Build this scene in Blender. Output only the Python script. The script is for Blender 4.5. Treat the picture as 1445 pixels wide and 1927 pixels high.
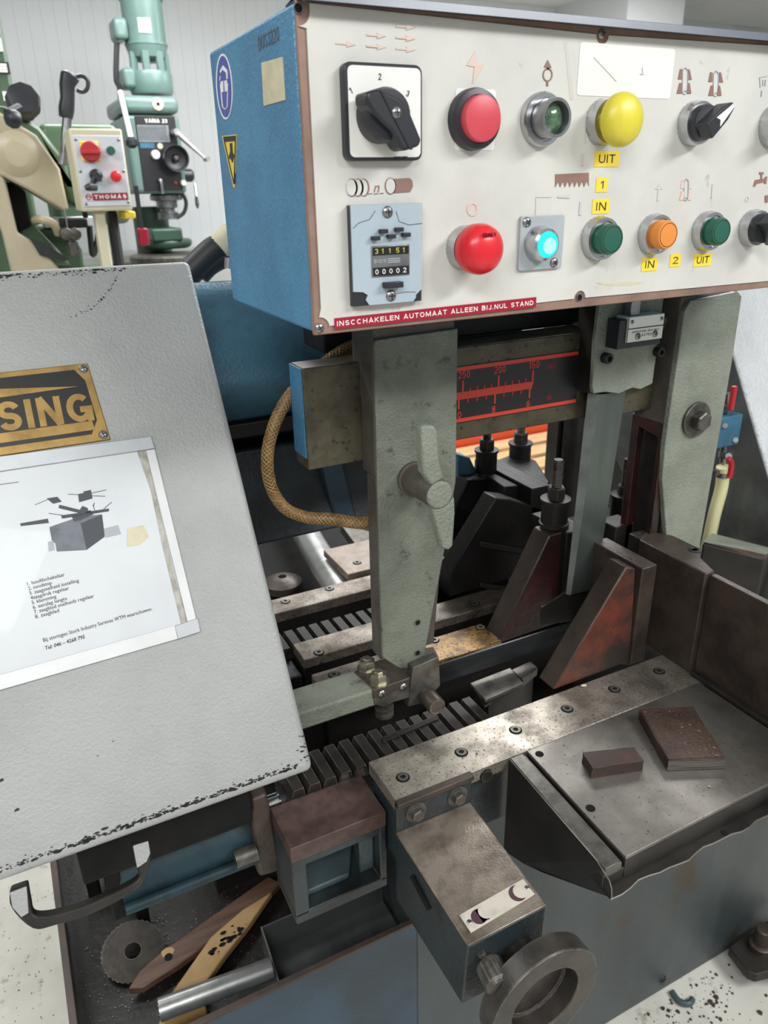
import bpy, bmesh, math, random
from mathutils import Vector as V, Matrix
random.seed(7)
for o in list(bpy.data.objects): bpy.data.objects.remove(o)
S = bpy.context.scene
COL = S.collection

# ------------------------------------------------------------------ camera, world, lights, exposure
CX, CY, F = 722.5, 963.5, 1420.0            # photograph 1445 x 1927, focal length in pixels
RT = V((.89221239, -.45117301, -.01999918)) # camera right / down / forward in world axes
DN = V((-.19380626, -.34250929, -.91930763))
FW = V((.40791688, .82409363, -.39303118))
CAM = V((0, 0, 1.42))
cd = bpy.data.cameras.new('camera'); cam = bpy.data.objects.new('camera', cd); COL.objects.link(cam)
cam.matrix_world = Matrix((( RT.x, -DN.x, -FW.x, CAM.x), (RT.y, -DN.y, -FW.y, CAM.y), (RT.z, -DN.z, -FW.z, CAM.z), (0, 0, 0, 1)))
cd.sensor_fit = 'VERTICAL'; cd.sensor_height = 36; cd.lens = F / 1927 * 36
cd.clip_start = .02; cd.clip_end = 100
cd.dof.use_dof = True; cd.dof.focus_distance = .72; cd.dof.aperture_fstop = 11
S.camera = cam
S.view_settings.view_transform = 'Standard'; S.view_settings.look = 'None'
S.view_settings.exposure = 0.0; S.view_settings.gamma = 1
w = bpy.data.worlds.new('world'); S.world = w; w.use_nodes = True
bg = w.node_tree.nodes['Background']; bg.inputs[0].default_value = (.93, .97, 1, 1); bg.inputs[1].default_value = .5

def area(name, loc, target, sx, sy, power, col=(.96, .98, 1)):
    l = bpy.data.lights.new(name, 'AREA'); l.shape = 'RECTANGLE'; l.size = sx; l.size_y = sy; l.energy = power; l.color = col
    o = bpy.data.objects.new(name, l); COL.objects.link(o); o.location = loc
    o.rotation_euler = (V(target) - V(loc)).to_track_quat('-Z', 'Y').to_euler()
    return o
area('tray_fill_light', (1.65, 2.1, 2.48), (1.5, 1.9, 0), 1.7, .6, 72)
area('tray_fill_light', (1.5, -.9, 2.48), (1.3, -.6, 0), 1.1, .3, 50)
area('tray_fill_light', (-1.0, 1.6, 2.48), (-1.0, 1.6, 0), 1.4, .35, 30)
area('tray_fill_light', (3.2, 3.3, 2.5), (3.2, 3.4, 0), 1.5, .4, 40)
area('tray_fill_light', (.9, 3.3, 2.5), (.9, 3.7, 0), 1.5, .3, 42)
area('tray_fill_light', (-.7, -1.0, 2.48), (-.5, -.6, 0), 1.4, .5, 40)  # fill lamp added at front left to brighten the shadowed tray

# ------------------------------------------------------------------ pixel of the photograph -> point on a real plane
def ray(px, py): return RT * ((px - CX) / F) + DN * ((py - CY) / F) + FW
def PX(px, py, x): r = ray(px, py); return CAM + r * ((x - CAM.x) / r.x)
def PY(px, py, y): r = ray(px, py); return CAM + r * ((y - CAM.y) / r.y)
def PZ(px, py, z): r = ray(px, py); return CAM + r * ((z - CAM.z) / r.z)
def PP(px, py, o, n): r = ray(px, py); return CAM + r * ((o - CAM).dot(n) / r.dot(n))
def dep(p): return (p - CAM).dot(FW)

# ------------------------------------------------------------------ materials
def lin(h):
    h = h.lstrip('#'); c = [int(h[i:i+2], 16) / 255 for i in (0, 2, 4)]
    return tuple((x / 12.92 if x <= .04045 else ((x + .055) / 1.055) ** 2.4) for x in c) + (1,)
def mat(name, c, c2=None, ns=14, lo=.42, hi=.62, rough=.5, r2=None, metal=0, bump=None, spot=None, edge=None, emis=0, spec=.5, coat=0, stretch=None, alpha=None):
    m = bpy.data.materials.new(name); m.use_nodes = True
    nt = m.node_tree; N = nt.nodes; L = nt.links; b = N['Principled BSDF']
    c = lin(c); b.inputs['Base Color'].default_value = c
    b.inputs['Roughness'].default_value = rough; b.inputs['Metallic'].default_value = metal
    b.inputs['Specular IOR Level'].default_value = spec; b.inputs['Coat Weight'].default_value = coat
    if emis:
        b.inputs['Emission Color'].default_value = c; b.inputs['Emission Strength'].default_value = emis
    tc = N.new('ShaderNodeTexCoord'); vec = tc.outputs['Object']
    if stretch:
        mp = N.new('ShaderNodeMapping'); mp.inputs['Scale'].default_value = stretch; L.new(vec, mp.inputs[0]); svec = mp.outputs[0]
    else: svec = vec
    col = None
    def noise(scale, det=4, v=None, rg=.55):
        n = N.new('ShaderNodeTexNoise'); n.inputs['Scale'].default_value = scale; n.inputs['Detail'].default_value = det
        n.inputs['Roughness'].default_value = rg; L.new(v or vec, n.inputs['Vector']); return n.outputs['Fac']
    def ramp(f, a, z):
        r = N.new('ShaderNodeMapRange'); r.inputs['From Min'].default_value = a; r.inputs['From Max'].default_value = z
        L.new(f, r.inputs[0]); return r.outputs[0]
    def mix(f, a, bb):
        x = N.new('ShaderNodeMix'); x.data_type = 'RGBA'
        if hasattr(f, 'links'): L.new(f, x.inputs[0])
        else: x.inputs[0].default_value = f
        for i, q in ((6, a), (7, bb)):
            if hasattr(q, 'links'): L.new(q, x.inputs[i])
            else: x.inputs[i].default_value = q
        return x.outputs[2]
    col = c; rg = None
    if c2:
        f = ramp(noise(ns, 6, svec, .62), lo, hi); col = mix(f, col, lin(c2))
        if r2 is not None:
            q = N.new('ShaderNodeMapRange'); q.inputs['To Min'].default_value = rough; q.inputs['To Max'].default_value = r2
            L.new(f, q.inputs[0]); rg = q.outputs[0]
    if spot:
        f = ramp(noise(spot[1], 3), spot[2], spot[3]); col = mix(f, col, lin(spot[0]))
    if edge:
        bv = N.new('ShaderNodeBevel'); bv.samples = 4; bv.inputs['Radius'].default_value = edge[1]
        g = N.new('ShaderNodeNewGeometry'); d = N.new('ShaderNodeVectorMath'); d.operation = 'DOT_PRODUCT'
        L.new(bv.outputs[0], d.inputs[0]); L.new(g.outputs['Normal'], d.inputs[1])
        a = N.new('ShaderNodeMath'); a.operation = 'SUBTRACT'; a.inputs[0].default_value = 1; L.new(d.outputs['Value'], a.inputs[1])
        n2 = N.new('ShaderNodeMath'); n2.operation = 'MULTIPLY'; L.new(a.outputs[0], n2.inputs[0]); L.new(ramp(noise(90, 4), .35, .6), n2.inputs[1])
        f = ramp(n2.outputs[0], .02, .14); col = mix(f, col, lin(edge[0]))
    if col is not c: L.new(col, b.inputs['Base Color'])
    if rg is not None: L.new(rg, b.inputs['Roughness'])
    if bump:
        bp = N.new('ShaderNodeBump'); bp.inputs['Strength'].default_value = bump[1]; bp.inputs['Distance'].default_value = bump[2] if len(bump) > 2 else .001
        L.new(noise(bump[0], 3, svec if len(bump) > 3 else None), bp.inputs['Height']); L.new(bp.outputs[0], b.inputs['Normal'])
    if alpha is not None: b.inputs['Alpha'].default_value = alpha
    return m
M = {}
def mk(key, *a, **k): M[key] = mat(key, *a, **k)
mk('hammer_grey', '#a3a3a0', '#999996', ns=5, rough=.4, bump=(360, .5, .002), spot=('#4b4c4c', 130, .76, .79))
mk('hammer_white', '#c9cbcd', '#bbbdbf', ns=5, rough=.45, bump=(150, .9, .004))
mk('blue_paint', '#4781a5', '#3d7396', ns=12, rough=.42, bump=(300, .6, .002))
mk('blue_bow', '#3f677a', '#20303a', ns=8, lo=.42, hi=.68, rough=.42, bump=(280, .4, .002))
mk('blue_base', '#464f51', '#2b2f2f', ns=5, lo=.36, hi=.7, rough=.38, bump=(240, .4, .002), stretch=(1, 1, .35), spot=('#3c3326', 9, .6, .72))
mk('blue_dirty', '#2a3336', '#1b1d1d', ns=14, rough=.42, bump=(200, .4, .0015), edge=('#7c7060', .0012))
mk('panel_white', '#d0cec6', '#c6c4bd', ns=9, rough=.38, spot=('#a5a19c', 55, .7, .8))
mk('worn_brown', '#97796a', '#7d665b', ns=20, rough=.5, metal=.2)
mk('lip_grey', '#5f6571', '#4c525d', ns=9, rough=.3)
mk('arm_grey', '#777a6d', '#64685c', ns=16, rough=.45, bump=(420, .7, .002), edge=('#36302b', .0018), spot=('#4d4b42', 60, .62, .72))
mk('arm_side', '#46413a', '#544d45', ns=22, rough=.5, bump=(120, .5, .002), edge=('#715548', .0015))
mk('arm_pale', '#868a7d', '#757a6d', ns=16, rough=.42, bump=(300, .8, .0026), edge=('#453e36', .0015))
mk('beam_steel', '#55503f', '#403a2d', ns=30, rough=.45, metal=.3, bump=(90, .15, .001), spot=('#2b241b', 160, .6, .7))
mk('steel_bright', '#aea598', '#787167', ns=26, lo=.38, hi=.64, rough=.36, r2=.52, metal=.66, spot=('#3a332b', 330, .57, .70), edge=('#c9c2b6', .0012))
mk('steel_table', '#8a857e', '#5d5852', ns=9, lo=.36, hi=.66, rough=.38, r2=.52, metal=.66, spot=('#3a342e', 240, .62, .74), edge=('#b8aea0', .001))
mk('steel_plain', '#b5b5b3', '#9c9c9a', ns=30, rough=.32, metal=.75)
mk('steel_dull', '#6a6760', '#4f4b46', ns=50, rough=.42, metal=.65, edge=('#a9a49a', .0008))
mk('blade_steel', '#2f3133', '#212324', ns=10, rough=.38, metal=.4, stretch=(1, 1, 8))
mk('strip_steel', '#666d68', '#555b57', ns=6, rough=.34, metal=.7, stretch=(3, 1, .3))
mk('cast_brown', '#4a3f37', '#352d28', ns=18, rough=.42, metal=.25, bump=(150, .4, .0015), edge=('#8a7c6d', .0014))
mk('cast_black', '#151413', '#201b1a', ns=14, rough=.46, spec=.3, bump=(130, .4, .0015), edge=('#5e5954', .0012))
mk('cast_dark', '#2e2a26', '#211e1c', ns=16, rough=.45, metal=.1, spec=.35, bump=(140, .25, .001), edge=('#8a7f72', .0012))
mk('red_worn', '#693629', '#302825', ns=15, lo=.36, hi=.58, rough=.45, bump=(140, .6, .0015), edge=('#7f7165', .0014))
mk('red_dark', '#3a1c1b', '#1f1716', ns=20, rough=.38, bump=(150, .7, .0015), edge=('#6d5e56', .0014))
mk('top_brown', '#54403a', '#40322d', ns=60, rough=.5, metal=.15, bump=(110, .4, .001), edge=('#a3917f', .0012))
mk('gear_top', '#95897c', '#62564b', ns=26, lo=.42, hi=.66, rough=.36, metal=.5, bump=(420, .35, .001), edge=('#4a3d34', .003))
mk('oily_brass', '#8a6733', '#4a3518', ns=40, rough=.22, metal=.4, spot=('#1e170c', 230, .54, .64), coat=.5)
mk('chrome', '#c9c9cb', rough=.16, metal=1)
mk('chrome_dull', '#9a9a9b', '#7d7d80', ns=40, rough=.3, metal=.9)
mk('ring_steel', '#b9babc', rough=.24, metal=.95)
mk('black_plastic', '#26282d', rough=.38)
mk('black_matte', '#1b1c1e', rough=.6)
mk('shade_oil_black', '#121212', '#1d1a17', ns=20, rough=.75, spec=.2)  # near-black: shade of gaps and holes put into the colour; oil too
mk('red_plastic', '#d8232f', rough=.3)
mk('red_faded', '#cf4c58', '#c8434f', ns=25, rough=.4)
mk('yellow_plastic', '#d9cb3f', '#cdbb3a', ns=30, rough=.36)
mk('green_plastic', '#1f5a48', rough=.38)
mk('orange_plastic', '#df8a3c', rough=.42)
mk('cyan_lit', '#19d9e6', emis=1.1, rough=.3)
mk('cyan_core', '#7af2ff', emis=1.5, rough=.3)
mk('lens_green', '#38503c', '#587a55', ns=120, rough=.12, coat=1)
mk('grey_plate', '#a9afb3', '#9fa5a8', ns=30, rough=.42)
mk('counter_grey', '#a9b6bf', '#a0adb5', ns=12, rough=.36)
mk('label_yellow', '#f0d13e', rough=.5)
mk('tape_red', '#9c1830', rough=.3)
mk('ink_white', '#e8e4df', rough=.5)
mk('ink_black', '#1f1e1d', rough=.5)
mk('ink_brown', '#8b6a5f', rough=.5)
mk('ink_faint', '#d6beb2', rough=.5)
mk('ink_pale', '#c9c2bb', rough=.5)
mk('ink_olive', '#c3bb4b', rough=.5)
mk('sticker_white', '#e9e7e1', rough=.32)
mk('sticker_cream', '#cfc6a8', '#bcb596', ns=40, rough=.6)
mk('sign_blue', '#4150a0', rough=.35)
mk('sign_yellow', '#e6c93a', rough=.35)
mk('plate_black', '#1c1b1d', rough=.32)
mk('brass', '#9f8149', '#86693a', ns=40, rough=.4, metal=.6)
mk('aluminium', '#b9bbbd', '#acaeb0', ns=10, rough=.38, metal=.5)
mk('alu_white', '#d5d5d4', '#c9c9c7', ns=10, rough=.4, metal=.2)
mk('paper', '#cfd1d2', '#c6c8ca', ns=6, rough=.4, coat=.1, bump=(12, .12, .004))
mk('grime', '#b3afa6', '#8d877b', ns=60, rough=.5)
mk('print_grey', '#6d7278', '#5a5e63', ns=60, rough=.5)
mk('print_light', '#a3a7ab', rough=.5)
mk('print_dark', '#3c3f44', rough=.5)
mk('scale_black', '#211d1f', rough=.35)
mk('scale_red', '#d8402f', rough=.4)
mk('hose_brown', '#7a5b36', '#584024', ns=50, rough=.45)
mk('hose_weave', '#a2834f', rough=.45)
mk('hose_cream', '#dfd9a6', rough=.3)
mk('hose_black', '#232324', rough=.5)
mk('valve_red', '#b3232c', rough=.4)
mk('valve_blue', '#376880', '#2f5a70', ns=30, rough=.45)
mk('wood_pale', '#ac8d61', '#97774a', ns=9, rough=.5, spot=('#3a2816', 40, .64, .7))
mk('wood_brown', '#5f4636', '#4a3529', ns=12, rough=.5, stretch=(1, 12, 6))
mk('pallet_wood', '#c8a67a', '#b28f63', ns=5, rough=.7, stretch=(1, 8, 8))
mk('crate_red', '#d9502c', rough=.5)
mk('tray_dark', '#23201e', '#15130f', ns=9, rough=.4, bump=(90, .4, .002), spot=('#7b7266', 420, .73, .76))
mk('tray_rim', '#4a3830', '#33302f', ns=16, rough=.5)
mk('sheet_grey', '#5b5d5c', '#3d3f3e', ns=5, rough=.36, metal=.45)
mk('wall_white', '#c9cccc', rough=.45)
mk('ceiling_white', '#dadddd', rough=.6)
mk('concrete', '#d2cfc4', '#bfbbb0', ns=4, rough=.6, bump=(60, .15, .002), spot=('#a39d90', 30, .62, .72))
mk('drill_green', '#67807a', '#5e7770', ns=6, rough=.32)
mk('drill_dark', '#2f4a3b', '#2a4233', ns=8, rough=.4)
mk('saw_green', '#566f52', '#4e664b', ns=6, rough=.35)
mk('saw_green_dark', '#40573f', '#394d38', ns=6, rough=.4)
mk('saw_cream', '#b8ad94', '#aca085', ns=5, rough=.38)
mk('cream_light', '#cdc5aa', rough=.4)
mk('panel_grey', '#cfd2d6', rough=.4)
mk('bench_grey', '#a8aaa5', rough=.5)
mk('teal_grey', '#445155', '#323e40', ns=14, rough=.45, bump=(160, .4, .0015))
mk('rack_steel', '#33312e', '#272523', ns=60, rough=.55, spec=.25, bump=(200, .4, .001), edge=('#7a766f', .001))
mk('blue_panel', '#33485a', '#2a363f', ns=6, rough=.4, bump=(240, .4, .002))
mk('wheel_iron', '#47423c', '#37332f', ns=40, rough=.42, metal=.45, bump=(200, .3, .001), edge=('#a89c88', .0012))
mk('strip_edge', '#7d837f', '#6b706c', ns=20, rough=.35, metal=.6)
mk('barrel_blue', '#22383f', '#171d20', ns=22, lo=.42, hi=.68, rough=.5, spec=.3, bump=(200, .4, .001))
mk('plate_worn', '#c2bbad', '#aaa193', ns=60, lo=.5, hi=.7, rough=.45)
mk('side_grey', '#5d5f5d', '#2f2d2b', ns=5, lo=.45, hi=.68, rough=.45, bump=(200, .4, .002))
mk('side_black', '#23211f', '#2d2a27', ns=14, rough=.45, bump=(140, .3, .001), spot=('#4a3830', 40, .68, .76))
mk('crumb_brown', '#6d5f54', rough=.4, metal=.5)
mk('steel_rear', '#837a6e', '#584f46', ns=26, lo=.38, hi=.64, rough=.4, r2=.55, metal=.6, spot=('#332c25', 330, .55, .68), edge=('#b9b2a6', .0012))
mk('blue_rib', '#2e4a5a', '#233743', ns=9, rough=.42)
mk('plate_tan', '#8b7d71', '#6d6057', ns=24, rough=.45, metal=.35, spot=('#40372f', 260, .6, .7))
mk('zinc', '#a8a291', '#8a8475', ns=60, rough=.3, metal=.85)
mk('chip_metal', '#8d867c', rough=.35, metal=.8)

# ------------------------------------------------------------------ mesh helpers
ROOT = {}                       # object -> world matrix of its top-level thing
class MB:
    def __init__(s): s.v = []; s.f = []; s.m = []; s.mi = 0
    def add(s, vs, fs):
        n = len(s.v); s.v += [V(p) for p in vs]
        for f in fs: s.f.append([i + n for i in f]); s.m.append(s.mi)
        return s
    def hexa(s, a, b):          # two quads, bottom a and top b, same order
        return s.add(list(a) + list(b), [(3, 2, 1, 0), (4, 5, 6, 7), (0, 1, 5, 4), (1, 2, 6, 5), (2, 3, 7, 6), (3, 0, 4, 7)])
    def box(s, x0, x1, y0, y1, z0, z1):
        return s.hexa([(x0, y0, z0), (x1, y0, z0), (x1, y1, z0), (x0, y1, z0)], [(x0, y0, z1), (x1, y0, z1), (x1, y1, z1), (x0, y1, z1)])
    def prism(s, pts, vec, vec2=None):
        pts = [V(p) for p in pts]; n = len(pts); q = [p + V(vec) for p in pts]
        return s.add(pts + q, [tuple(range(n))[::-1], tuple(range(n, 2 * n))] + [(i, (i + 1) % n, n + (i + 1) % n, n + i) for i in range(n)])
    def ring(s, outer, inner, vec):
        o = [V(p) for p in outer]; i_ = [V(p) for p in inner]; n = len(o); vec = V(vec)
        vs = o + i_ + [p + vec for p in o] + [p + vec for p in i_]; fs = []
        for k in range(n):
            j = (k + 1) % n
            fs += [(k, j, n + j, n + k), (2*n + k, 3*n + k, 3*n + j, 2*n + j), (k, 2*n + k, 2*n + j, j), (n + k, n + j, 3*n + j, 3*n + k)]
        return s.add(vs, fs)
    def lathe(s, c, ax, prof, n=28, close=True, ref=None):
        c = V(c); ax = V(ax).normalized()
        u = (V(ref) if ref else (V((0, 0, 1)) if abs(ax.z) < .9 else V((1, 0, 0)))); u = (u - ax * u.dot(ax)).normalized(); w_ = ax.cross(u)
        vs = []; fs = []
        for r, h in prof:
            for k in range(n):
                a = 2 * math.pi * k / n; vs.append(c + ax * h + (u * math.cos(a) + w_ * math.sin(a)) * r)
        for i in range(len(prof) - 1):
            for k in range(n):
                j = (k + 1) % n; fs.append((i*n + k, i*n + j, (i+1)*n + j, (i+1)*n + k))
        if close:
            fs.append(tuple(range(n))[::-1]); e = (len(prof) - 1) * n; fs.append(tuple(range(e, e + n)))
        return s.add(vs, fs)
    def cyl(s, p0, p1, r0, r1=None, n=24):
        p0 = V(p0); p1 = V(p1); return s.lathe(p0, p1 - p0, [(r0, 0), (r0 if r1 is None else r1, (p1 - p0).length)], n)
    def annulus(s, c, ax, ro, ri, h, n=32):
        return s.lathe(c, ax, [(ro, 0), (ro, h), (ri, h), (ri, 0), (ro, 0)], n, close=False)
    def tube(s, pts, r, n=10, cap=True):
        pts = [V(p) for p in pts]; vs = []; fs = []; u = None
        for i, p in enumerate(pts):
            t = (pts[min(i + 1, len(pts) - 1)] - pts[max(i - 1, 0)]).normalized()
            if u is None: u = t.orthogonal().normalized()
            u = (u - t * u.dot(t)).normalized(); w_ = t.cross(u)
            rr = r[i] if isinstance(r, (list, tuple)) else r
            vs += [p + (u * math.cos(2*math.pi*k/n) + w_ * math.sin(2*math.pi*k/n)) * rr for k in range(n)]
        for i in range(len(pts) - 1):
            for k in range(n):
                j = (k + 1) % n; fs.append((i*n + k, i*n + j, (i+1)*n + j, (i+1)*n + k))
        if cap: fs += [tuple(range(n))[::-1], tuple(range((len(pts) - 1) * n, len(pts) * n))]
        return s.add(vs, fs)
    def mesh(s, name, mats, mw=None, smooth=35):
        me = bpy.data.meshes.new(name); inv = mw.inverted() if mw else None
        me.from_pydata([(inv @ p) if inv else p for p in s.v], [], s.f); 
        for m in mats: me.materials.append(m)
        me.polygons.foreach_set('material_index', s.m)
        b = bmesh.new(); b.from_mesh(me); bmesh.ops.recalc_face_normals(b, faces=b.faces[:]); b.to_mesh(me); b.free()
        me.shade_smooth() if smooth else None
        if smooth: me.set_sharp_from_angle(angle=math.radians(smooth))
        me.update(); return me
    def build(s, name, m, parent=None, bevel=0, seg=2, smooth=35, label=None):
        mats = [M[k] if isinstance(k, str) else k for k in (m if isinstance(m, (list, tuple)) else [m])]
        mw = ROOT.get(parent) if parent else None
        o = bpy.data.objects.new(name, s.mesh(name, mats, mw, smooth)); COL.objects.link(o)
        if parent: o.parent = parent; ROOT[o] = mw
        else: ROOT[o] = Matrix.Identity(4)
        if bevel:
            bv = o.modifiers.new('bevel', 'BEVEL'); bv.width = bevel; bv.segments = seg; bv.limit_method = 'ANGLE'; bv.angle_limit = math.radians(40); bv.harden_normals = False
        if label: o['label'] = label
        return o
def thing(name, label, cat, loc, group=None, mw=None):
    o = bpy.data.objects.new(name, None); COL.objects.link(o); o.empty_display_size = .02
    T = mw or Matrix.Translation(V(loc)); o.matrix_world = T; ROOT[o] = T
    o['label'] = label; o['category'] = cat
    if group: o['group'] = group
    return o
def tag(o, label, cat, group=None):
    o['label'] = label; o['category'] = cat
    if group: o['group'] = group
    return o
def struct(o): o['kind'] = 'structure'; return o
def inst(me, name, parent, loc, z=(0, 0, 1), s=1, spin=0):      # shared mesh, local +Z turned to z
    o = bpy.data.objects.new(name, me); COL.objects.link(o)
    q = V(z).normalized().to_track_quat('Z', 'Y').to_matrix().to_4x4()
    Wm = Matrix.Translation(V(loc)) @ q @ Matrix.Rotation(spin, 4, 'Z') @ Matrix.Scale(s, 4)
    mw = ROOT[parent]; o.parent = parent; o.matrix_local = mw.inverted() @ Wm; ROOT[o] = mw
    if parent.parent: # parent is a part kept at its root's origin unless it was itself placed
        o.matrix_local = parent.matrix_basis.inverted() @ mw.inverted() @ Wm
    return o
def inst_free(me, name, loc, z=(0, 0, 1), s=1, spin=0):
    o = bpy.data.objects.new(name, me); COL.objects.link(o)
    o.matrix_world = Matrix.Translation(V(loc)) @ V(z).normalized().to_track_quat('Z', 'Y').to_matrix().to_4x4() @ Matrix.Rotation(spin, 4, 'Z') @ Matrix.Scale(s, 4)
    return o
EX, EY, EZ = V((1, 0, 0)), V((0, 1, 0)), V((0, 0, 1))

def glyph(ch, t):
    """centre lines of a plain grotesque capital or figure, height 1: (width, [polylines])"""
    a, b = t/2, 1 - t/2
    def A(cx, cy, rx, ry, a0, a1, n=14): return [(cx + rx*math.cos(math.radians(a0 + (a1-a0)*i/n)), cy + ry*math.sin(math.radians(a0 + (a1-a0)*i/n))) for i in range(n+1)]
    W = {'I': t, 'M': .86, 'W': 1.0, 'O': .76, 'G': .76, 'C': .72, 'D': .70, 'N': .70, 'H': .70, 'U': .70, 'A': .72, 'V': .70, 'K': .68, 'R': .68, 'B': .66, 'X': .68, 'Y': .66, 'T': .62, 'S': .64, 'P': .64, 'Z': .6, 'E': .58, 'F': .56, 'L': .54, 'J': .5, '1': .34, '.': t, ' ': .34}.get(ch, .56)
    l, r, c = t/2, W - t/2, W/2; h = (r - l)/2; m = .5
    top = A(c, (b + m)/2, h, (b - m)/2, 15, 270); low = A(c, (a + m)/2, h, (m - a)/2, 90, -165)
    g = {'I': [[(c, 0), (c, 1)]], 'N': [[(l, 0), (l, 1)], [(l, 1), (r, 0)], [(r, 0), (r, 1)]], 'U': [[(l, 1)] + A(c, a + h, h, h, 180, 360) + [(r, 1)]],
         'T': [[(0, b), (W, b)], [(c, 0), (c, b)]], 'S': [top + low[1:]], 'C': [A(c, .5, h, b - .5, 45, 315, 24)], 'O': [A(c, .5, h, b - .5, 0, 360, 30)],
         'G': [A(c, .5, h, b - .5, 45, 345, 26), [(W*.52, .44), (W, .44)], [(r, .44), (r, 0)]], 'A': [[(t*.4, 0), (c, 1 - t*.2), (W - t*.4, 0)], [(W*.22, .3), (W*.78, .3)]],
         'E': [[(l, 0), (l, 1)], [(0, b), (W, b)], [(0, .52), (W*.92, .52)], [(0, a), (W, a)]], 'F': [[(l, 0), (l, 1)], [(0, b), (W, b)], [(0, .5), (W*.9, .5)]], 'L': [[(l, 0), (l, 1)], [(0, a), (W, a)]],
         'H': [[(l, 0), (l, 1)], [(r, 0), (r, 1)], [(l, .52), (r, .52)]], 'K': [[(l, 0), (l, 1)], [(l, .36), (r, 1)], [(W*.38, .52), (r, 0)]], 'M': [[(l, 0), (l, 1)], [(l, 1), (c, .1)], [(c, .1), (r, 1)], [(r, 1), (r, 0)]],
         'D': [[(l, 0), (l, 1)], [(l, b), (W*.45, b)] + A(W*.45, .5, r - W*.45, b - .5, 90, -90) + [(l, a)]], 'B': [[(l, 0), (l, 1)], [(l, b), (W*.5, b)] + A(W*.5, (b + .52)/2, r - W*.52, (b - .52)/2, 90, -90) + [(l, .52)], [(W*.5, .52)] + A(W*.5, (a + .52)/2, r - W*.5, (.52 - a)/2, 90, -90) + [(l, a)]],
         'P': [[(l, 0), (l, 1)], [(l, b), (W*.5, b)] + A(W*.5, (b + .45)/2, r - W*.5, (b - .45)/2, 90, -90) + [(l, .45)]], 'R': [[(l, 0), (l, 1)], [(l, b), (W*.5, b)] + A(W*.5, (b + .47)/2, r - W*.5, (b - .47)/2, 90, -90) + [(l, .47)], [(W*.5, .47), (r, 0)]],
         'J': [A(c, a + h, h, h, 180, 360) + [(r, 1)]], 'V': [[(t*.4, 1), (c, t*.2), (W - t*.4, 1)]], 'W': [[(t*.4, 1), (W*.27, 0), (c, .9), (W*.73, 0), (W - t*.4, 1)]], 'X': [[(t*.4, 0), (W - t*.4, 1)], [(t*.4, 1), (W - t*.4, 0)]], 'Y': [[(t*.4, 1), (c, .45), (W - t*.4, 1)], [(c, .45), (c, 0)]], 'Z': [[(0, b), (r, b), (l, a), (W, a)]],
         '0': [A(c, .5, h, b - .5, 0, 360, 26)], '1': [[(r, 0), (r, 1)], [(r, b - .02), (0, .74)]], '2': [A(c, b - h, h, h, 170, -35) + [(l, a), (W, a)]], '3': [A(c, (b + .53)/2, h, (b - .53)/2, 160, -90)[0:] , A(c, (a + .53)/2, h, (.53 - a)/2, 90, -160)],
         '4': [[(W*.74, 0), (W*.74, 1), (l*.6, .25), (W, .25)]], '5': [[(W*.92, b), (W*.2, b), (W*.13, .5)] + A(c, .33, h, .33 - a, 140, -150)], '6': [A(c, .33, h, .33 - a, 0, 360, 22), [(l, .33)] + A(W*.95, .33, W*.95 - l, b - .33, 180, 100)], '7': [[(0, b), (r, b), (W*.35, 0)]],
         '8': [A(c, .27, h, .27 - a + .02, 0, 360, 22), A(c, .75, h*.88, .25 - a, 0, 360, 22)], '9': [A(c, .67, h, .33 - a, 0, 360, 22), [(r, .67)] + A(W*.05, .67, r - W*.05, .67 - a, 0, -80)], '.': [[(c, 0), (c, t)]], ' ': []}.get(ch)
    return W, g
def strokes(s, t, gap):
    x = 0; out = []
    for ch in s:
        W, g = glyph(ch, t)
        if g is None: return None, None
        for pl in g: out.append([(x + p[0], p[1]) for p in pl])
        x += W + gap
    return x - gap, out
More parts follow.
